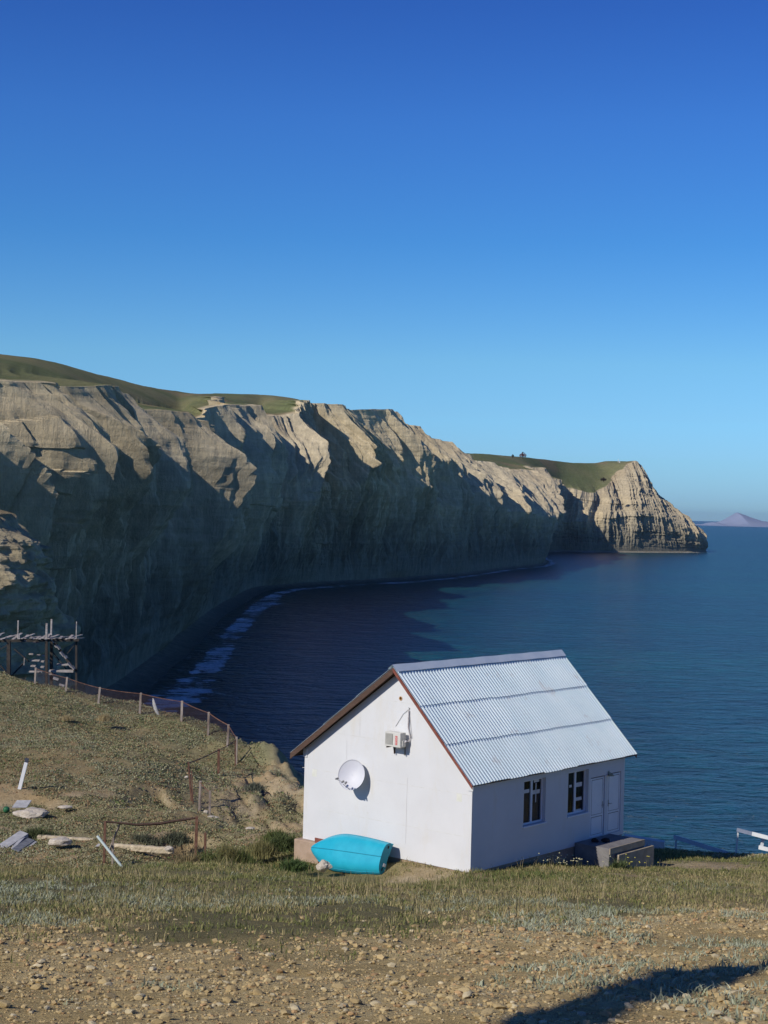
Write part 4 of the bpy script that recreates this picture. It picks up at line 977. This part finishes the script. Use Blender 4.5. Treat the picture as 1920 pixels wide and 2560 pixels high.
# curved white plastic strip at the fence
m = MB(); pr = [(382, 1745, 1), (384, 1752, 6), (386, 1762, 9), (389, 1773, 9.5), (394, 1783, 8), (400, 1791, 3)]
vs = []; n = len(pr); D = 103.6
for (x_, y_, w_) in pr: vs += [P(x_-w_/2, y_, D), P(x_+w_/2, y_+w_*.2, D-.06)]
vs2 = [v+Vector((0, .03, 0)) for v in vs]; k0 = len(vs)
fs = [(2*i, 2*i+1, 2*i+3, 2*i+2) for i in range(n-1)]; fs += [tuple(q+k0 for q in f[::-1]) for f in fs]; fs += [(2*i, 2*i+2, k0+2*i+2, k0+2*i) for i in range(n-1)]+[(2*i+1, k0+2*i+1, k0+2*i+3, 2*i+3) for i in range(n-1)]
m.add(vs+vs2, fs); tag(m.build('plastic_strip', M_strip, smooth=True), 'curved white plastic strip standing against the cliff-edge fence', 'plastic')

# ------------------------------------------------------------------ yard leftovers
M_beam = mottled('yellow_stone', (.50, .41, .27), (.62, .53, .37), 5, .95, .8, 12, .04)
def stone_beam(pa, pb, th, label, seed):
    a_, b_ = P(*pa), P(*pb); d = b_-a_; n = 40; k_ = 12; x = d.cross(UP).normalized(); vs = []; fs = []
    for i in range(n+1):
        for j in range(k_):
            an = 2*math.pi*j/k_; cx_, cz_ = math.cos(an), math.sin(an); s = th/2/max(abs(cx_), abs(cz_))*.97
            e = 1+.10*float(vnoise(i*.5, j*.9, 0, seed))+.05*float(vnoise(i*1.7, j*2.1, 0, seed+1)); en = 1 if 0 < i < n else .86
            vs.append(a_+d*(i/n)+x*(cx_*s*e*en)+UP*(cz_*s*e*en))
    for i in range(n):
        for j in range(k_): fs.append((i*k_+j, i*k_+(j+1) % k_, (i+1)*k_+(j+1) % k_, (i+1)*k_+j))
    fs += [tuple(range(k_)), tuple(n*k_+j for j in range(k_))[::-1]]
    m = MB(); m.add(vs, fs); tag(m.build('stone_beam', M_beam), label, 'stone beam', 'rough stone beams lying in the yard')
stone_beam((94, 2096, 66), (238, 2105, 66), .29, 'long yellow stone beam on its own behind the leaning grey boards', 201)
stone_beam((284, 2117, 64.5), (433, 2128, 64), .28, 'long yellow stone beam right of the rusty frame post', 202)
M_slab = mottled('grey_slab', (.36, .36, .37), (.50, .50, .50), 5, .8, .3)
M_slabd = mottled('grey_board_dark', (.12, .13, .15), (.2, .21, .23), 5, .8, .3)
def slab(pa, pb, w, th, lab, mat, roll=0.0, tiltup=.25):
    a_, b_ = P(*pa), P(*pb); d = b_-a_; x = Vector((.75, -.55, -.10)).normalized()*w
    m = MB(); m.box(a_-UP*th, d, x, UP*th); return tag(m.build('board', mat, bevel=.008), lab, 'board', 'boards stacked at the left edge of the yard')
slab((-8, 2114, 64.6), (50, 2076, 66.2), .52, .16, 'widest grey board on top of the stack at the left edge', M_slab)
slab((28, 2119, 64.3), (62, 2084, 66.0), .16, .10, 'narrow pale board beside the widest board in the stack', M_slab)
slab((30, 2121, 64.1), (70, 2094, 65.6), .42, .06, 'dark grey board in the middle of the stack', M_slabd)
slab((48, 2127, 64.0), (84, 2101, 65.4), .22, .10, 'broken greyish slab at the right side of the stack', M_slab)
slab((226, 2124, 64.2), (247, 2108, 65.2), .40, .10, 'pale slab lying between the two stone beams', mottled('pale_slab', (.55, .53, .49), (.66, .64, .6), 5, .9, .3))
rock('rubble', P(78, 2034, 71.5), .75, .5, .22, 31, M_lime, 'low pale heap of rubble beside the green ball', 'rubble', amp=.5)
m = MB(); q = P(30, 2020, 72.2); m.box(q, Vector((.65, .1, .0)), Vector((.1, .5, .22)), UP*.05); tag(m.build('slab', M_slab, bevel=.01), 'grey slab tilted on top of the rubble behind the green ball', 'slab')
rock('buoy', P(16, 2024, 72), .15, .15, .15, 32, mottled('green_plastic', (.02, .10, .04), (.03, .16, .07), 5, .5, 0), 'dark green ball shaped buoy lying by the rubble', 'buoy', amp=.05)
for i, (px, py, D, s_, lab) in enumerate(((626, 2071, 70, .22, 'flat white stone on the lip of the orange bank'), (528, 2044, 73.5, .3, 'flat pale stone slab at the foot of the short netting panel'), (163, 2018, 73, .32, 'flat pale stone on the sandy scarp right of the rubble'),
                                        (515, 2030, 74.5, .13, 'small white rubbish at the left foot of the short netting panel'), (466, 1943, 82, .1, 'small white bag at the corner post of the rusty fence'), (423, 2122, 61.4, .16, 'square pale stone at the right end of the second stone beam'), (150, 2104, 64, .5, 'flat whitish slab half buried in front of the first stone beam'))):
    p = P(px, py, D); rock('stone', p, s_, s_*.7, s_*.3 if i not in (3, 4, 5) else s_*.7, 40+i, M_lime, lab, 'stone', amp=.4)

# ------------------------------------------------------------------ ruined timber pier
def pier():
    D = 124.0; M_w = mottled('grey_driftwood', (.24, .21, .19), (.50, .46, .43), 5, .9, .5, 20, .03, stretch=(.4, 1, 1)); M_k = mottled('dark_timber', (.035, .03, .026), (.07, .06, .05), 4, .9, .3)
    t = thing('ruined_pier', 'ruined grey timber landing stage on dark posts beyond the fence', 'pier', P(100, 1690, D))
    zf = lambda x, y, dd=0: P(x, y, D+dd)
    rg = random.Random(3)
    # deck planks run away from the camera, broken ends
    for i in range(34):
        x0 = -60+i*7.4; ln = rg.uniform(1.8, 3.4) if x0 < 120 else rg.uniform(1.5, 3.2)
        if rg.random() < .12: continue
        y0 = 1598+(-.006)*x0+rg.uniform(-1.8, 1.6); o = zf(x0, y0, rg.uniform(-.3, .3)); w = .21
        m = MB(); dr = Vector((rg.uniform(-.28, .28), 1, rg.uniform(-.03, .09))).normalized()
        m.box(o, Vector((w*.95, rg.uniform(-.05, .05), rg.uniform(-.02, .02))), dr*ln, UP*.05); m.build('deck_plank', M_w, t)
    for y_, dd in ((1602, 0.3), (1601, 2.4)):
        m = MB(); m.beam(zf(-70, y_+1, dd), zf(198, y_-2, dd), .14, .20); m.build('deck_beam', M_k, t)
    for (x, yt, yb, dd, w) in ((45.6, 1551, 1592, .2, .10), (117, 1558, 1596, 0, .15), (129, 1548, 1586, 2.4, .13), (191.5, 1554, 1592, .6, .07)):
        m = MB(); m.beam(zf(x, yt, dd), zf(x-1.2, yb+4, dd), w, w, up=(0, 1, 0)); m.build('rail_post', M_w, t)
    for (x, dd, w, yb) in ((22, .3, .26, 1720), (116.5, .1, .20, 1735), (129, 2.4, .22, 1735), (191, .6, .16, 1760), (24, 2.4, .2, 1720)):
        m = MB(); m.beam(zf(x, 1602, dd), zf(x-.5, yb, dd), w, w, up=(0, 1, 0)); m.build('support_post', M_k, t)
    for a_, b_, w in (((36, 1622, .3), (74, 1655, .3), .14), ((0, 1662, .3), (22, 1688, .3), .13), ((27, 1692, .3), (62, 1655, 1.5), .12), ((190, 1608, .6), (168, 1634, .6), .10), ((130, 1628, 2.4), (165, 1672, 1.2), .09), ((-30, 1640, .3), (20, 1612, .3), .12)):
        m = MB(); m.beam(zf(*a_), zf(*b_), w, w*.6); m.build('brace', M_k, t)
    # stair: stringer with worn treads
    m = MB(); m.beam(zf(130, 1598, 1.0), zf(187, 1676, .4), .10, .20); m.build('stair_stringer', M_k, t)
    for (x, y, w) in ((134, 1602, .22), (141, 1615.5, .15), (147, 1619, .2), (156, 1635, .28), (165, 1643, .15), (175, 1662, .3), (183, 1669, .22)):
        m = MB(); c = zf(x, y, .35); m.cbox(c, Vector((w, .0, -w*1.15)), Vector((.1, .28, .05)), Vector((.05, 0, .05))); m.build('stair_tread', M_w, t)
    for (x0, x1, y, dd, th) in ((71, 84, 1636.8, 1.6, .05), (91, 99, 1639.3, 1.6, .05), (103, 111, 1640.5, 1.6, .05), (76, 98, 1653, 1.4, .08), (102, 109, 1655.5, 1.4, .08), (76, 88, 1667, 1.2, .09), (101, 109, 1669.5, 1.2, .09), (72, 105, 1681, .9, .07),
                                (141, 169, 1663.5, .8, .08), (122, 183, 1680.5, .5, .14), (128, 180, 1678, 1.1, .05), (122, 140, 1687, .6, .08), (82, 96, 1608, .5, .06), (60, 66, 1602.5, .2, .05)):
        m = MB(); a_, b_ = zf(x0, y, dd), zf(x1, y+.8, dd); m.box(a_, b_-a_, Vector((.03, .24, .05)), UP*th); m.build('step_board', M_w, t)
    for (x, y) in ((139, 1700), (154, 1716)):
        m = MB(); a_ = zf(x-7, y-2, -3); m.box(a_, zf(x+6, y+2, -3)-a_, Vector((0, .3, .12)), UP*.03); m.build('fallen_board', M_w, t)
    m = MB(); m.beam(zf(61, 1645, 0), zf(60, 1663, 0), .06, .06, up=(0, 1, 0)); m.build('rail_post', M_w, t)
pier()
# ------------------------------------------------------------------ vegetation and stones
def hgt(x, y):
    z, sd, sc = terr(x, y); g, s, a, b, c = ground_masks(x, y, sd, sc); return z+g*0.035*fbm(x*4, y*4, 3, 61), sd, sc, g, s, a, b, c
M_grass = vcol_mat('grass_blades', .75, .25, trans=.25); M_sage = vcol_mat('sage_leaves', .8, .2, trans=.15)
HPOLY = [tuple(HP(*q)[:2]) for q in ((-.05, -.05, 0), (WH+.05, -.05, 0), (WH+.05, LH, 0), (-.05, LH, 0))]
PPOLY = [tuple(HP(*q)[:2]) for q in ((sf[0]-.05, b_l-.05, 0), (0, b_l-.05, 0), (0, sr[1]+.05, 0), (sf[0]-.05, sr[1]+.05, 0))]
_bq = HP(la_b if 'la_b' in globals() else 4.6, -.6, 0)
BPOLY = [tuple(HP(*q)[:2]) for q in ((on_wall(965, 2130, .7)[0]-.3, -2.1, 0), (on_wall(965, 2130, .7)[0], 0, 0), (on_wall(775, 2120, .7)[0], 0, 0), (on_wall(775, 2120, .7)[0]+.5, -2.1, 0))]
def free(x, y): return ~(inside(x, y, HPOLY) | inside(x, y, PPOLY) | inside(x, y, BPOLY))
def blades(x, y, z, h, w, lean, per, cols, spread, rng, droop=.5):
    """per blades at each tuft: two-segment tapered blades (5 verts -> 3 tris)"""
    n = len(x); N = n*per
    X0 = np.repeat(x, per)+rng.normal(0, 1, N)*np.repeat(spread, per); Y0 = np.repeat(y, per)+rng.normal(0, 1, N)*np.repeat(spread, per); Z0 = np.repeat(z, per)-.02
    hh = np.repeat(h, per)*rng.uniform(.45, 1.1, N); ww = np.repeat(w, per)*rng.uniform(.6, 1.3, N)
    th = rng.uniform(0, 2*np.pi, N); ln = np.repeat(lean, per)*rng.uniform(.2, 1.3, N); fx, fy = np.cos(th), np.sin(th); ph = rng.uniform(0, 2*np.pi, N); sx, sy = np.cos(ph), np.sin(ph)
    V = np.empty((N, 5, 3))
    b = np.stack([X0, Y0, Z0], 1); side = np.stack([sx, sy, 0*sx], 1)*ww[:, None]/2; out = np.stack([fx, fy, 0*fx], 1)
    mid = b+out*(hh*ln*.35)[:, None]+np.array([0, 0, 1])*(hh*.6)[:, None]; tip = b+out*(hh*ln)[:, None]+np.array([0, 0, 1])*(hh*(1-droop*.3*np.clip(ln, 0, 1.5)))[:, None]
    V[:, 0] = b-side; V[:, 1] = b+side; V[:, 2] = mid+side*.8; V[:, 3] = mid-side*.8; V[:, 4] = tip
    Fc = (np.arange(N)*5)[:, None, None]+np.array([[0, 1, 2], [0, 2, 3], [3, 2, 4]])[None]
    C_ = np.repeat(np.repeat(cols, per, 0)*rng.uniform(.75, 1.25, (N, 1)), 5, 0)
    return V.reshape(-1, 3), Fc.reshape(-1, 3), C_
def cat(parts):
    V, Fc, C_ = [], [], []; k_ = 0
    for v, f, c in parts: V.append(v); Fc.append(f+k_); C_.append(c); k_ += len(v)
    return np.concatenate(V), np.concatenate(Fc), np.concatenate(C_)
def sample(n, x0, x1, y0, y1, rng, wedge=.30, pad=3):
    y = rng.uniform(y0, y1, n); x = rng.uniform(-1, 1, n)*(np.maximum(y, 8)*wedge+pad); return x, y
rng = np.random.default_rng(11)
# near and middle grass
x, y = sample(170000, 0, 0, 15, 63, rng)
z, sd, sc, g, s, a1, a2, a3 = hgt(x, y)
dens = np.clip((1-g)**1.6*1.1, 0, 1)*(1-.97*s)*np.clip(.50+1.2*a2+.9*a3+.25*sstep(44, 50, y), .06, 1)*lerp(.55, 1, sstep(30, 42, y)); dens = np.maximum(dens, .10*(g > .5)*(a3 > .25)*sstep(24, 30, y))
kq = (rng.random(len(x)) < dens) & free(x, y) & (sd < -.2) 
x, y, z, a1_, a2_ = x[kq], y[kq], z[kq], a1[kq], a2[kq]
lush = np.clip(np.exp(-((x+6.8)/3.6)**2-((y-51.5)/3.2)**2)*1.4+np.exp(-((x+12)/6)**2-((y-51)/2.5)**2)+.7*np.exp(-((x-3.5)/3)**2-((y-48.3)/1.2)**2), 0, 1.3)
edge_tall = np.exp(-((x+7.5)/2.5)**2-((y-52.5)/1.8)**2)
h = .05+.10*rng.random(len(x))+.16*lush+.28*edge_tall*rng.random(len(x))
green = lerp(c3(.185, .20, .065), c3(.12, .185, .05), np.clip(lush, 0, 1)[:, None]); straw = c3(.42, .35, .17); olive = c3(.26, .25, .095)
r_ = rng.random(len(x)) + .45*a1_ - .30*lush+.5*a2_+.08
cols = np.where((r_ > .72)[:, None], straw, np.where((r_ > .4)[:, None], olive, green))
parts = [blades(x, y, z, h, .012+.010*(y/50), .55+0*x, 6, cols, .05+.04*rng.random(len(x)), rng)]
V, Fc, C_ = cat(parts); o = np_mesh('grass', V, Fc, M_grass, C_); tag(o, kind='stuff'); print('grass', len(x))
# seed stalks, pale and tall
x, y = sample(6000, 0, 0, 26, 60, rng); z, sd, sc, g, s, a1, a2, a3 = hgt(x, y)
kq = (g < .5) & (s < .5) & free(x, y) & (sd < -.3) & (a2+.8*a3+.9*np.exp(-((x+7.5)/3)**2-((y-52)/3)**2) > .12); x, y, z = x[kq], y[kq], z[kq]
cols = np.where((rng.random(len(x)) > .5)[:, None], c3(.40, .33, .18), c3(.22, .20, .09))
V, Fc, C_ = blades(x, y, z, .34+.12*rng.random(len(x)), .011+0*x, .35+0*x, 3, cols, .06+0*x, rng, .2)
o = np_mesh('grass_stalks', V, Fc, M_grass, C_); tag(o, kind='stuff')
# cushions of low herb over the promontory field
x, y = sample(230000, 0, 0, 60, 112, rng, .30, 4); z, sd, sc, g, s, a1, a2, a3 = hgt(x, y)
dens = (1-.93*s)*np.clip(.85+1.2*a2+1.1*a3+.5*fbm(x*.5, y*1.2, 3, 301), .03, 1)
kq = (rng.random(len(x)) < dens) & (sd < -.3) & ~inside(x, y, HPOLY); x, y, z, a2 = x[kq], y[kq], z[kq], a2[kq]
sil = fbm(x*.15, y*.15, 3, 302)
cols = lerp(c3(.33, .305, .165), c3(.35, .345, .215), sstep(-.2, .3, sil)[:, None]); br = rng.random(len(x)) < .22; cols[br] = c3(.34, .22, .12); gr_ = rng.random(len(x)) < .15; cols[gr_] = c3(.15, .19, .07)
V, Fc, C_ = blades(x, y, z, .06+.06*rng.random(len(x)), .06+0*x, 1.3+0*x, 6, cols, .14+0*x, rng, .8)
o = np_mesh('field_herbs', V, Fc, M_sage, C_); tag(o, kind='stuff'); print('herbs', len(x))
# silvery wormwood between the gravel and the grass
x, y = sample(90000, 0, 0, 13, 50, rng); z, sd, sc, g, s, a1, a2, a3 = hgt(x, y)
pa = fbm(x*.35, y*.28, 4, 311); band = np.exp(-((y-(28+.6*x+3*a1))/7.0)**2); leftb = np.exp(-((x+6.5)/5)**2-((y-29)/9)**2)
dens = sstep(0, .22, pa+.5*a3+.16*band+.28*leftb-.16)*(.2+.8*np.clip(band+leftb, 0, 1))*(1-s)*.5
dens = np.maximum(dens, .16*sstep(.10, .32, pa+.5*a3)*(y < 34))
kq = (rng.random(len(x)) < dens) & free(x, y); x, y, z = x[kq], y[kq], z[kq]
cols = lerp(c3(.27, .29, .18), c3(.44, .46, .33), rng.random(len(x))[:, None])
V, Fc, C_ = blades(x, y, z, .06+.07*rng.random(len(x)), .018+0*x, .9+0*x, 9, cols, .035+.02*rng.random(len(x)), rng, .3)
o = np_mesh('wormwood', V, Fc, M_sage, C_); tag(o, kind='stuff'); print('sage', len(x))
# flowers by the wall and steps
def flowers(n, cx_, cy_, rx, ry, hh, col, label_name, seed):
    rg = np.random.default_rng(seed); x = cx_+rg.normal(0, rx, n); y = cy_+rg.normal(0, ry, n); z = terr(x, y)[0]
    kq = free(x, y); x, y, z = x[kq], y[kq], z[kq]; n = len(x); h = hh*rg.uniform(.5, 1.1, n)
    V1, F1, C1 = blades(x, y, z, h, .012+0*x, .2+0*x, 1, np.tile(c3(.12, .14, .05), (n, 1)), 0*x+.001, rg, 0)
    T_ = V1.reshape(-1, 5, 3)[:, 4]; s = .028; octa = np.array([(1, 0, 0), (-1, 0, 0), (0, 1, 0), (0, -1, 0), (0, 0, .7), (0, 0, -.7)])*s
    V2 = (T_[:, None]+octa[None]).reshape(-1, 3); of = np.array([(0, 2, 4), (2, 1, 4), (1, 3, 4), (3, 0, 4), (2, 0, 5), (1, 2, 5), (3, 1, 5), (0, 3, 5)]); F2 = ((np.arange(n)*6)[:, None, None]+of[None]).reshape(-1, 3)
    V, Fc, C_ = cat([(V1, F1, C1), (V2, F2, np.tile(col, (len(V2), 1)))]); o = np_mesh(label_name, V, Fc, M_grass, C_); tag(o, kind='stuff')
q = P(1395, 2150, 52); flowers(70, q.x, q.y, .75, .45, .42, c3(.78, .74, .45), 'daisies', 1)
q = P(1585, 2150, 53.3); flowers(16, q.x, q.y, .45, .12, .5, c3(.8, .72, .15), 'yellow_flowers', 2)
q = P(270, 2190, 53); flowers(60, q.x, q.y, .9, .7, .3, c3(.75, .76, .68), 'white_flowers', 3)
# single bushes and tussocks
def bush(name, px, py, D, rad, h, n, col, label, cat_, seed, mat=M_sage, lean=.8, w=.03, group=None):
    rg = np.random.default_rng(seed); p = P(px, py, D); x = p.x+rg.normal(0, rad*.5, n); y = p.y+rg.normal(0, rad*.5, n); z = np.full(n, p.z)-.1
    rr_ = np.hypot(x-p.x, y-p.y)/rad; hh = h*np.clip(1.1-.6*rr_, .2, 1.1)*rg.uniform(.6, 1.1, n)
    V, Fc, C_ = blades(x, y, z, hh+.1, w+0*x, lean+0*x, 5, np.tile(col, (n, 1))*rg.uniform(.7, 1.3, (n, 1)), .05+0*x, rg, .4)
    o = np_mesh(name, V-np.array(p[:]), Fc, mat, C_); o.location = p; return tag(o, label, cat_, group)
bush('bush', 428, 1943, 84, 1.0, .75, 420, c3(.20, .21, .16), 'large grey green bush left of the white bag by the rusty fence', 'bush', 1)
bush('bush', 355, 2105, 66.5, .7, .5, 220, c3(.13, .14, .09), 'dark low bush behind the left part of the second stone beam', 'bush', 2)
bush('bush', 440, 2100, 66, .6, .5, 200, c3(.12, .13, .08), 'dark bush on the slope above the right end of the second stone beam', 'bush', 3)
bush('bush', 637, 1970, 84, .5, .5, 120, c3(.17, .18, .13), 'grey green shrub alone on the bare slope right of the fence', 'bush', 4)
bush('bush', 710, 2115, 55, .55, .6, 200, c3(.11, .14, .05), 'green bush just left of the house corner', 'bush', 5, M_grass)
bush('bush', 735, 2165, 51.5, .45, .35, 160, c3(.09, .14, .045), 'leafy green plant at the foot of the pinkish block', 'plant', 6, M_grass)
bush('bush', 340, 1985, 79.5, .6, .3, 160, c3(.09, .11, .06), 'dark green bush on the sandy scarp in the middle of the field', 'bush', 7)
bush('bush', 92, 2085, 66.5, .6, .4, 160, c3(.10, .12, .05), 'dark green weed patch behind the stacked boards', 'bush', 8)
bush('bush', 1548, 2172, 52.4, .22, .55, 60, c3(.10, .13, .05), 'green weed growing at the left side of the step', 'plant', 9, M_grass)
for i, (px, py, D, h, lab) in enumerate(((80, 1895, 86, .65, 'tall straw tussock just above the leaning marker post'), (134, 1757, 104, .45, 'straw tussock close to the second post of the long fence'), (262, 1797, 99, .5, 'straw tussock in the upper field below the third post of the long fence'), (167, 1795, 99, .35, 'small straw tussock in the upper left of the field'), (60, 1722, 108.5, .9, 'brownish dry bush at the left end of the long fence'))):
    bush('tussock', px, py, D, .45 if i != 4 else .9, h, 120, c3(.46, .37, .20) if i != 4 else c3(.27, .20, .14), lab, 'dry grass', 30+i, M_grass, .5, .02)
for i, (px, py, D, h) in enumerate(((570, 2150, 52, .75), (520, 2165, 51, .7), (470, 2170, 50.5, .65), (545, 2180, 50, .6), (600, 2155, 52, .55), (430, 2190, 49.5, .5), (650, 2130, 54, .6), (690, 2098, 57, .5))):
    bush('tussock', px, py, D, .5, h, 200, [c3(.24, .22, .09), c3(.13, .16, .05), c3(.30, .24, .12)][i % 3], ['tall dry grass clump %s' % s for s in ('at the crest of the bank left of the path', 'between the orange bank and the path', 'below the short rusty stub post', 'in front of the tallest clumps on the bank', 'at the left edge of the bare path', 'furthest left on the bank', 'beside the path near the eroded slope', 'left of the house at the edge of the slope')][i], 'grass clump', 50+i, M_grass, .45, .022)
# bushes on the far headland
def far_bush(px, py, D, w, h, col, label, seed):
    rg = np.random.default_rng(seed); p = P(px, py, D); n = 260; t = thing('far_bush', label, 'bush', p)
    th = rg.uniform(0, 2*np.pi, n); u = rg.uniform(0, 1, n)**.6; x = np.cos(th)*u*w/2; y = np.sin(th)*u*w/2; z = h*(.25+.75*rg.random(n))*np.clip(1.15-u*.6, .2, 1)
    tri = rg.normal(0, 1, (n, 3, 3))*w*.07; V = (np.stack([x, y, z], 1)[:, None]+tri).reshape(-1, 3)+np.array(p[:])
    np_mesh('crown', V, np.arange(n*3).reshape(-1, 3), M_sage, np.repeat(np.tile(col, (n, 1))*rg.uniform(.7, 1.3, (n, 1)), 3, 0), parent=t)
    m = MB(); [m.tube([p-UP*1.0, p+Vector((math.cos(a_)*w*.25, math.sin(a_)*w*.25, h*.6))], [.18, .06], 5) for a_ in (0, 1.6, 3.1, 4.6)]; m.build('stem', M_bwood, t)
far_bush(1282, 1143, 1400, 2.4, 2.6, c3(.05, .06, .04), 'small dark bush on the skyline left of the purple one', 1)
far_bush(1307, 1144, 1402, 6.0, 4.6, c3(.20, .12, .12), 'wide purplish bare bush on the headland skyline', 2)
far_bush(1509, 1202, 1600, 6, 3, c3(.05, .04, .03), 'dark bush in the hollow of the headland', 3)
m = MB(); m.beam(P(1545.5, 1156, 1655), P(1545.5, 1148, 1655), .5, .5, up=(0, 1, 0)); m.beam(P(1549, 1157, 1655), P(1549, 1153, 1655), .8, .8, up=(0, 1, 0)); tag(m.build('survey_marker', M_strip), 'tiny white survey marker on the flat top of the headland', 'marker')

# stones on the slope
rng = np.random.default_rng(21)
def ico(sub):
    bm = bmesh.new(); bmesh.ops.create_icosphere(bm, subdivisions=sub, radius=1); bm.verts.ensure_lookup_table()
    V = np.array([v.co[:] for v in bm.verts]); Fc = np.array([[v.index for v in f.verts] for f in bm.faces]); bm.free(); return V, Fc
iv, if_ = ico(1); iv2, if2 = ico(2)
def shape(V, seed, amp=.5):
    rg = np.random.default_rng(seed); W = V.copy()
    for _ in range(7):                                   # chop with random planes -> angular stones
        n_ = rg.normal(0, 1, 3); n_ /= np.linalg.norm(n_); d_ = rg.uniform(.45, .8); ex = np.clip(W@n_-d_, 0, None); W = W-ex[:, None]*n_
    return W*rg.uniform(.8, 1.2, 3)*np.array([1.2, 1, .6])
M_stone = None
k = NT('field_stone'); a = k.attr('Col', 'Color'); v = k.coord(); k.col(k.mix(.5, a, k.ramp(k.noise(14, 5, .7, v), [(.3, (.7, .68, .66)), (.7, (1.25, 1.22, 1.2))]), 'MULTIPLY')); k.set(Roughness=.9); k.b.inputs['Specular IOR Level'].default_value = .15; k.bump(k.noise(30, 5, .7, v), .5, .01); M_stone = k.m
x, y = sample(80000, 0, 0, 9, 42, rng, .27, 1.2)
y = 9+(y-9)*rng.uniform(.55, 1, len(y)); x = rng.uniform(-1, 1, len(x))*(y*.27+1.2)
z, sd, sc, g, s, a1, a2, a3 = hgt(x, y)
kq = free(x, y) & (rng.random(len(x)) < np.clip(g*1.0+.05, 0, 1)*np.clip(.55+.6*a2+.5*a3, .15, 1)) & (y < 42); x, y, z = x[kq], y[kq], z[kq]; n = len(x)
sz = .010*(1+rng.pareto(2.5, n)); sz = np.clip(sz, .010, .052)*np.clip(.75+y/60, .9, 1.3)
pal = np.array([(.43, .325, .16), (.46, .355, .18), (.49, .385, .20), (.41, .27, .135), (.55, .47, .30), (.37, .275, .14), (.41, .35, .22)])
cols = pal[rng.choice(7, n, p=[.25, .25, .18, .12, .06, .1, .04])]*rng.uniform(.85, 1.15, (n, 1))
scr = sz*F/y; order = np.argsort(-scr); big_i = order[:290]; small = order[290:]
SH = [shape(iv, 400+i) for i in range(14)]; SHB = [shape(iv2, 430+i) for i in range(10)]
Vs, Fs, Cs = [], [], []; k_ = 0
for t_ in range(14):
    ii = small[t_::14]; m_ = len(ii); W = SH[t_]; th = rng.uniform(0, 2*np.pi, m_); c_, s_ = np.cos(th), np.sin(th)
    L = W[None]*sz[ii][:, None, None]; V = np.empty_like(L); V[..., 0] = L[..., 0]*c_[:, None]-L[..., 1]*s_[:, None]; V[..., 1] = L[..., 0]*s_[:, None]+L[..., 1]*c_[:, None]; V[..., 2] = L[..., 2]
    V += np.stack([x[ii], y[ii], z[ii]+sz[ii]*.3], 1)[:, None]; Vs.append(V.reshape(-1, 3)); Fs.append((if_[None]+(np.arange(m_)*len(W))[:, None, None]+k_).reshape(-1, 3)); Cs.append(np.repeat(cols[ii], len(W), 0)); k_ += m_*len(W)
o = np_mesh('gravel', np.concatenate(Vs), np.concatenate(Fs), M_stone, np.concatenate(Cs)); tag(o, kind='stuff'); print('gravel', len(small))
protos = []
for i in range(10):
    for j in range(4):
        me_o = np_mesh('stone', SHB[i], if2, M_stone, np.tile(pal[[0, 1, 2, 4][j]], (len(iv2), 1))); protos.append(me_o.data); bpy.data.objects.remove(me_o)
for q, ii in enumerate(big_i):
    o = bpy.data.objects.new('stone', protos[int(rng.integers(0, 40))]); COL.objects.link(o); o.location = (x[ii], y[ii], z[ii]+sz[ii]*.3); o.scale = (float(sz[ii]),)*3; o.rotation_euler = (rng.uniform(-.3, .3), rng.uniform(-.3, .3), rng.uniform(0, 6.28))
    tag(o, 'angular brown stone lying loose on the gravel slope', 'stone', 'loose stones on the gravel slope')

# unseen sheet added at left, shaped so its shadow crosses the lower right corner
def caster():
    k1 = 18.0
    def G(px, py):
        r = ray(px, py); D = 10.0
        for _ in range(30): 
            zt = float(base_h(np.array([r.x*D]), np.array([D]))[0]); D = D+(r.z*D-zt)/(-r.z+.0)*-1 if False else D*(zt/(r.z*D))**.7
        return r*D
    pts = [G(*q_) for q_ in ((1150, 2590), (1400, 2510), (1654, 2431), (1920, 2413), (2200, 2396), (2200, 2420), (1920, 2432), (1805, 2462), (1600, 2520), (1470, 2590))]
    return [p+SUN*k1 for p in pts]
cp_ = caster()
t = thing('shadow_caster', 'unseen sheet on thin poles, added out of view to cast a shadow', 'shadow_caster', (cp_[0].x, cp_[0].y, float(base_h(np.array([cp_[0].x]), np.array([cp_[0].y]))[0])))
m = MB(); m.prism(cp_, UP*.04); m.build('caster_sheet', M_bwood, t)
for i in (0, 5):
    p = cp_[i]; m = MB(); m.beam(p, Vector((p.x, p.y, float(base_h(np.array([p.x]), np.array([p.y]))[0])-.3)), .012, .012); m.build('caster_pole', M_bwood, t)  # poles of the added sheet, thin enough that their own shadow vanishes
print('CASTER', cp_)
#@@HAZE
# ------------------------------------------------------------------ air
hm = bpy.data.materials.new('air'); hm.use_nodes = True; hn = hm.node_tree; hn.nodes.remove(hn.nodes['Principled BSDF'])
pv = hn.nodes.new('ShaderNodeVolumePrincipled'); pv.inputs['Color'].default_value = (.62, .78, 1.0, 1); pv.inputs['Density'].default_value = 2.0e-5; pv.inputs['Anisotropy'].default_value = 0.2
hn.links.new(pv.outputs[0], hn.nodes['Material Output'].inputs['Volume'])
m = MB(); m.box((-32000, -200, SEA-6), (64000, 0, 0), (0, 33000, 0), (0, 0, 175)); tag(m.build('haze', hm), kind='stuff')
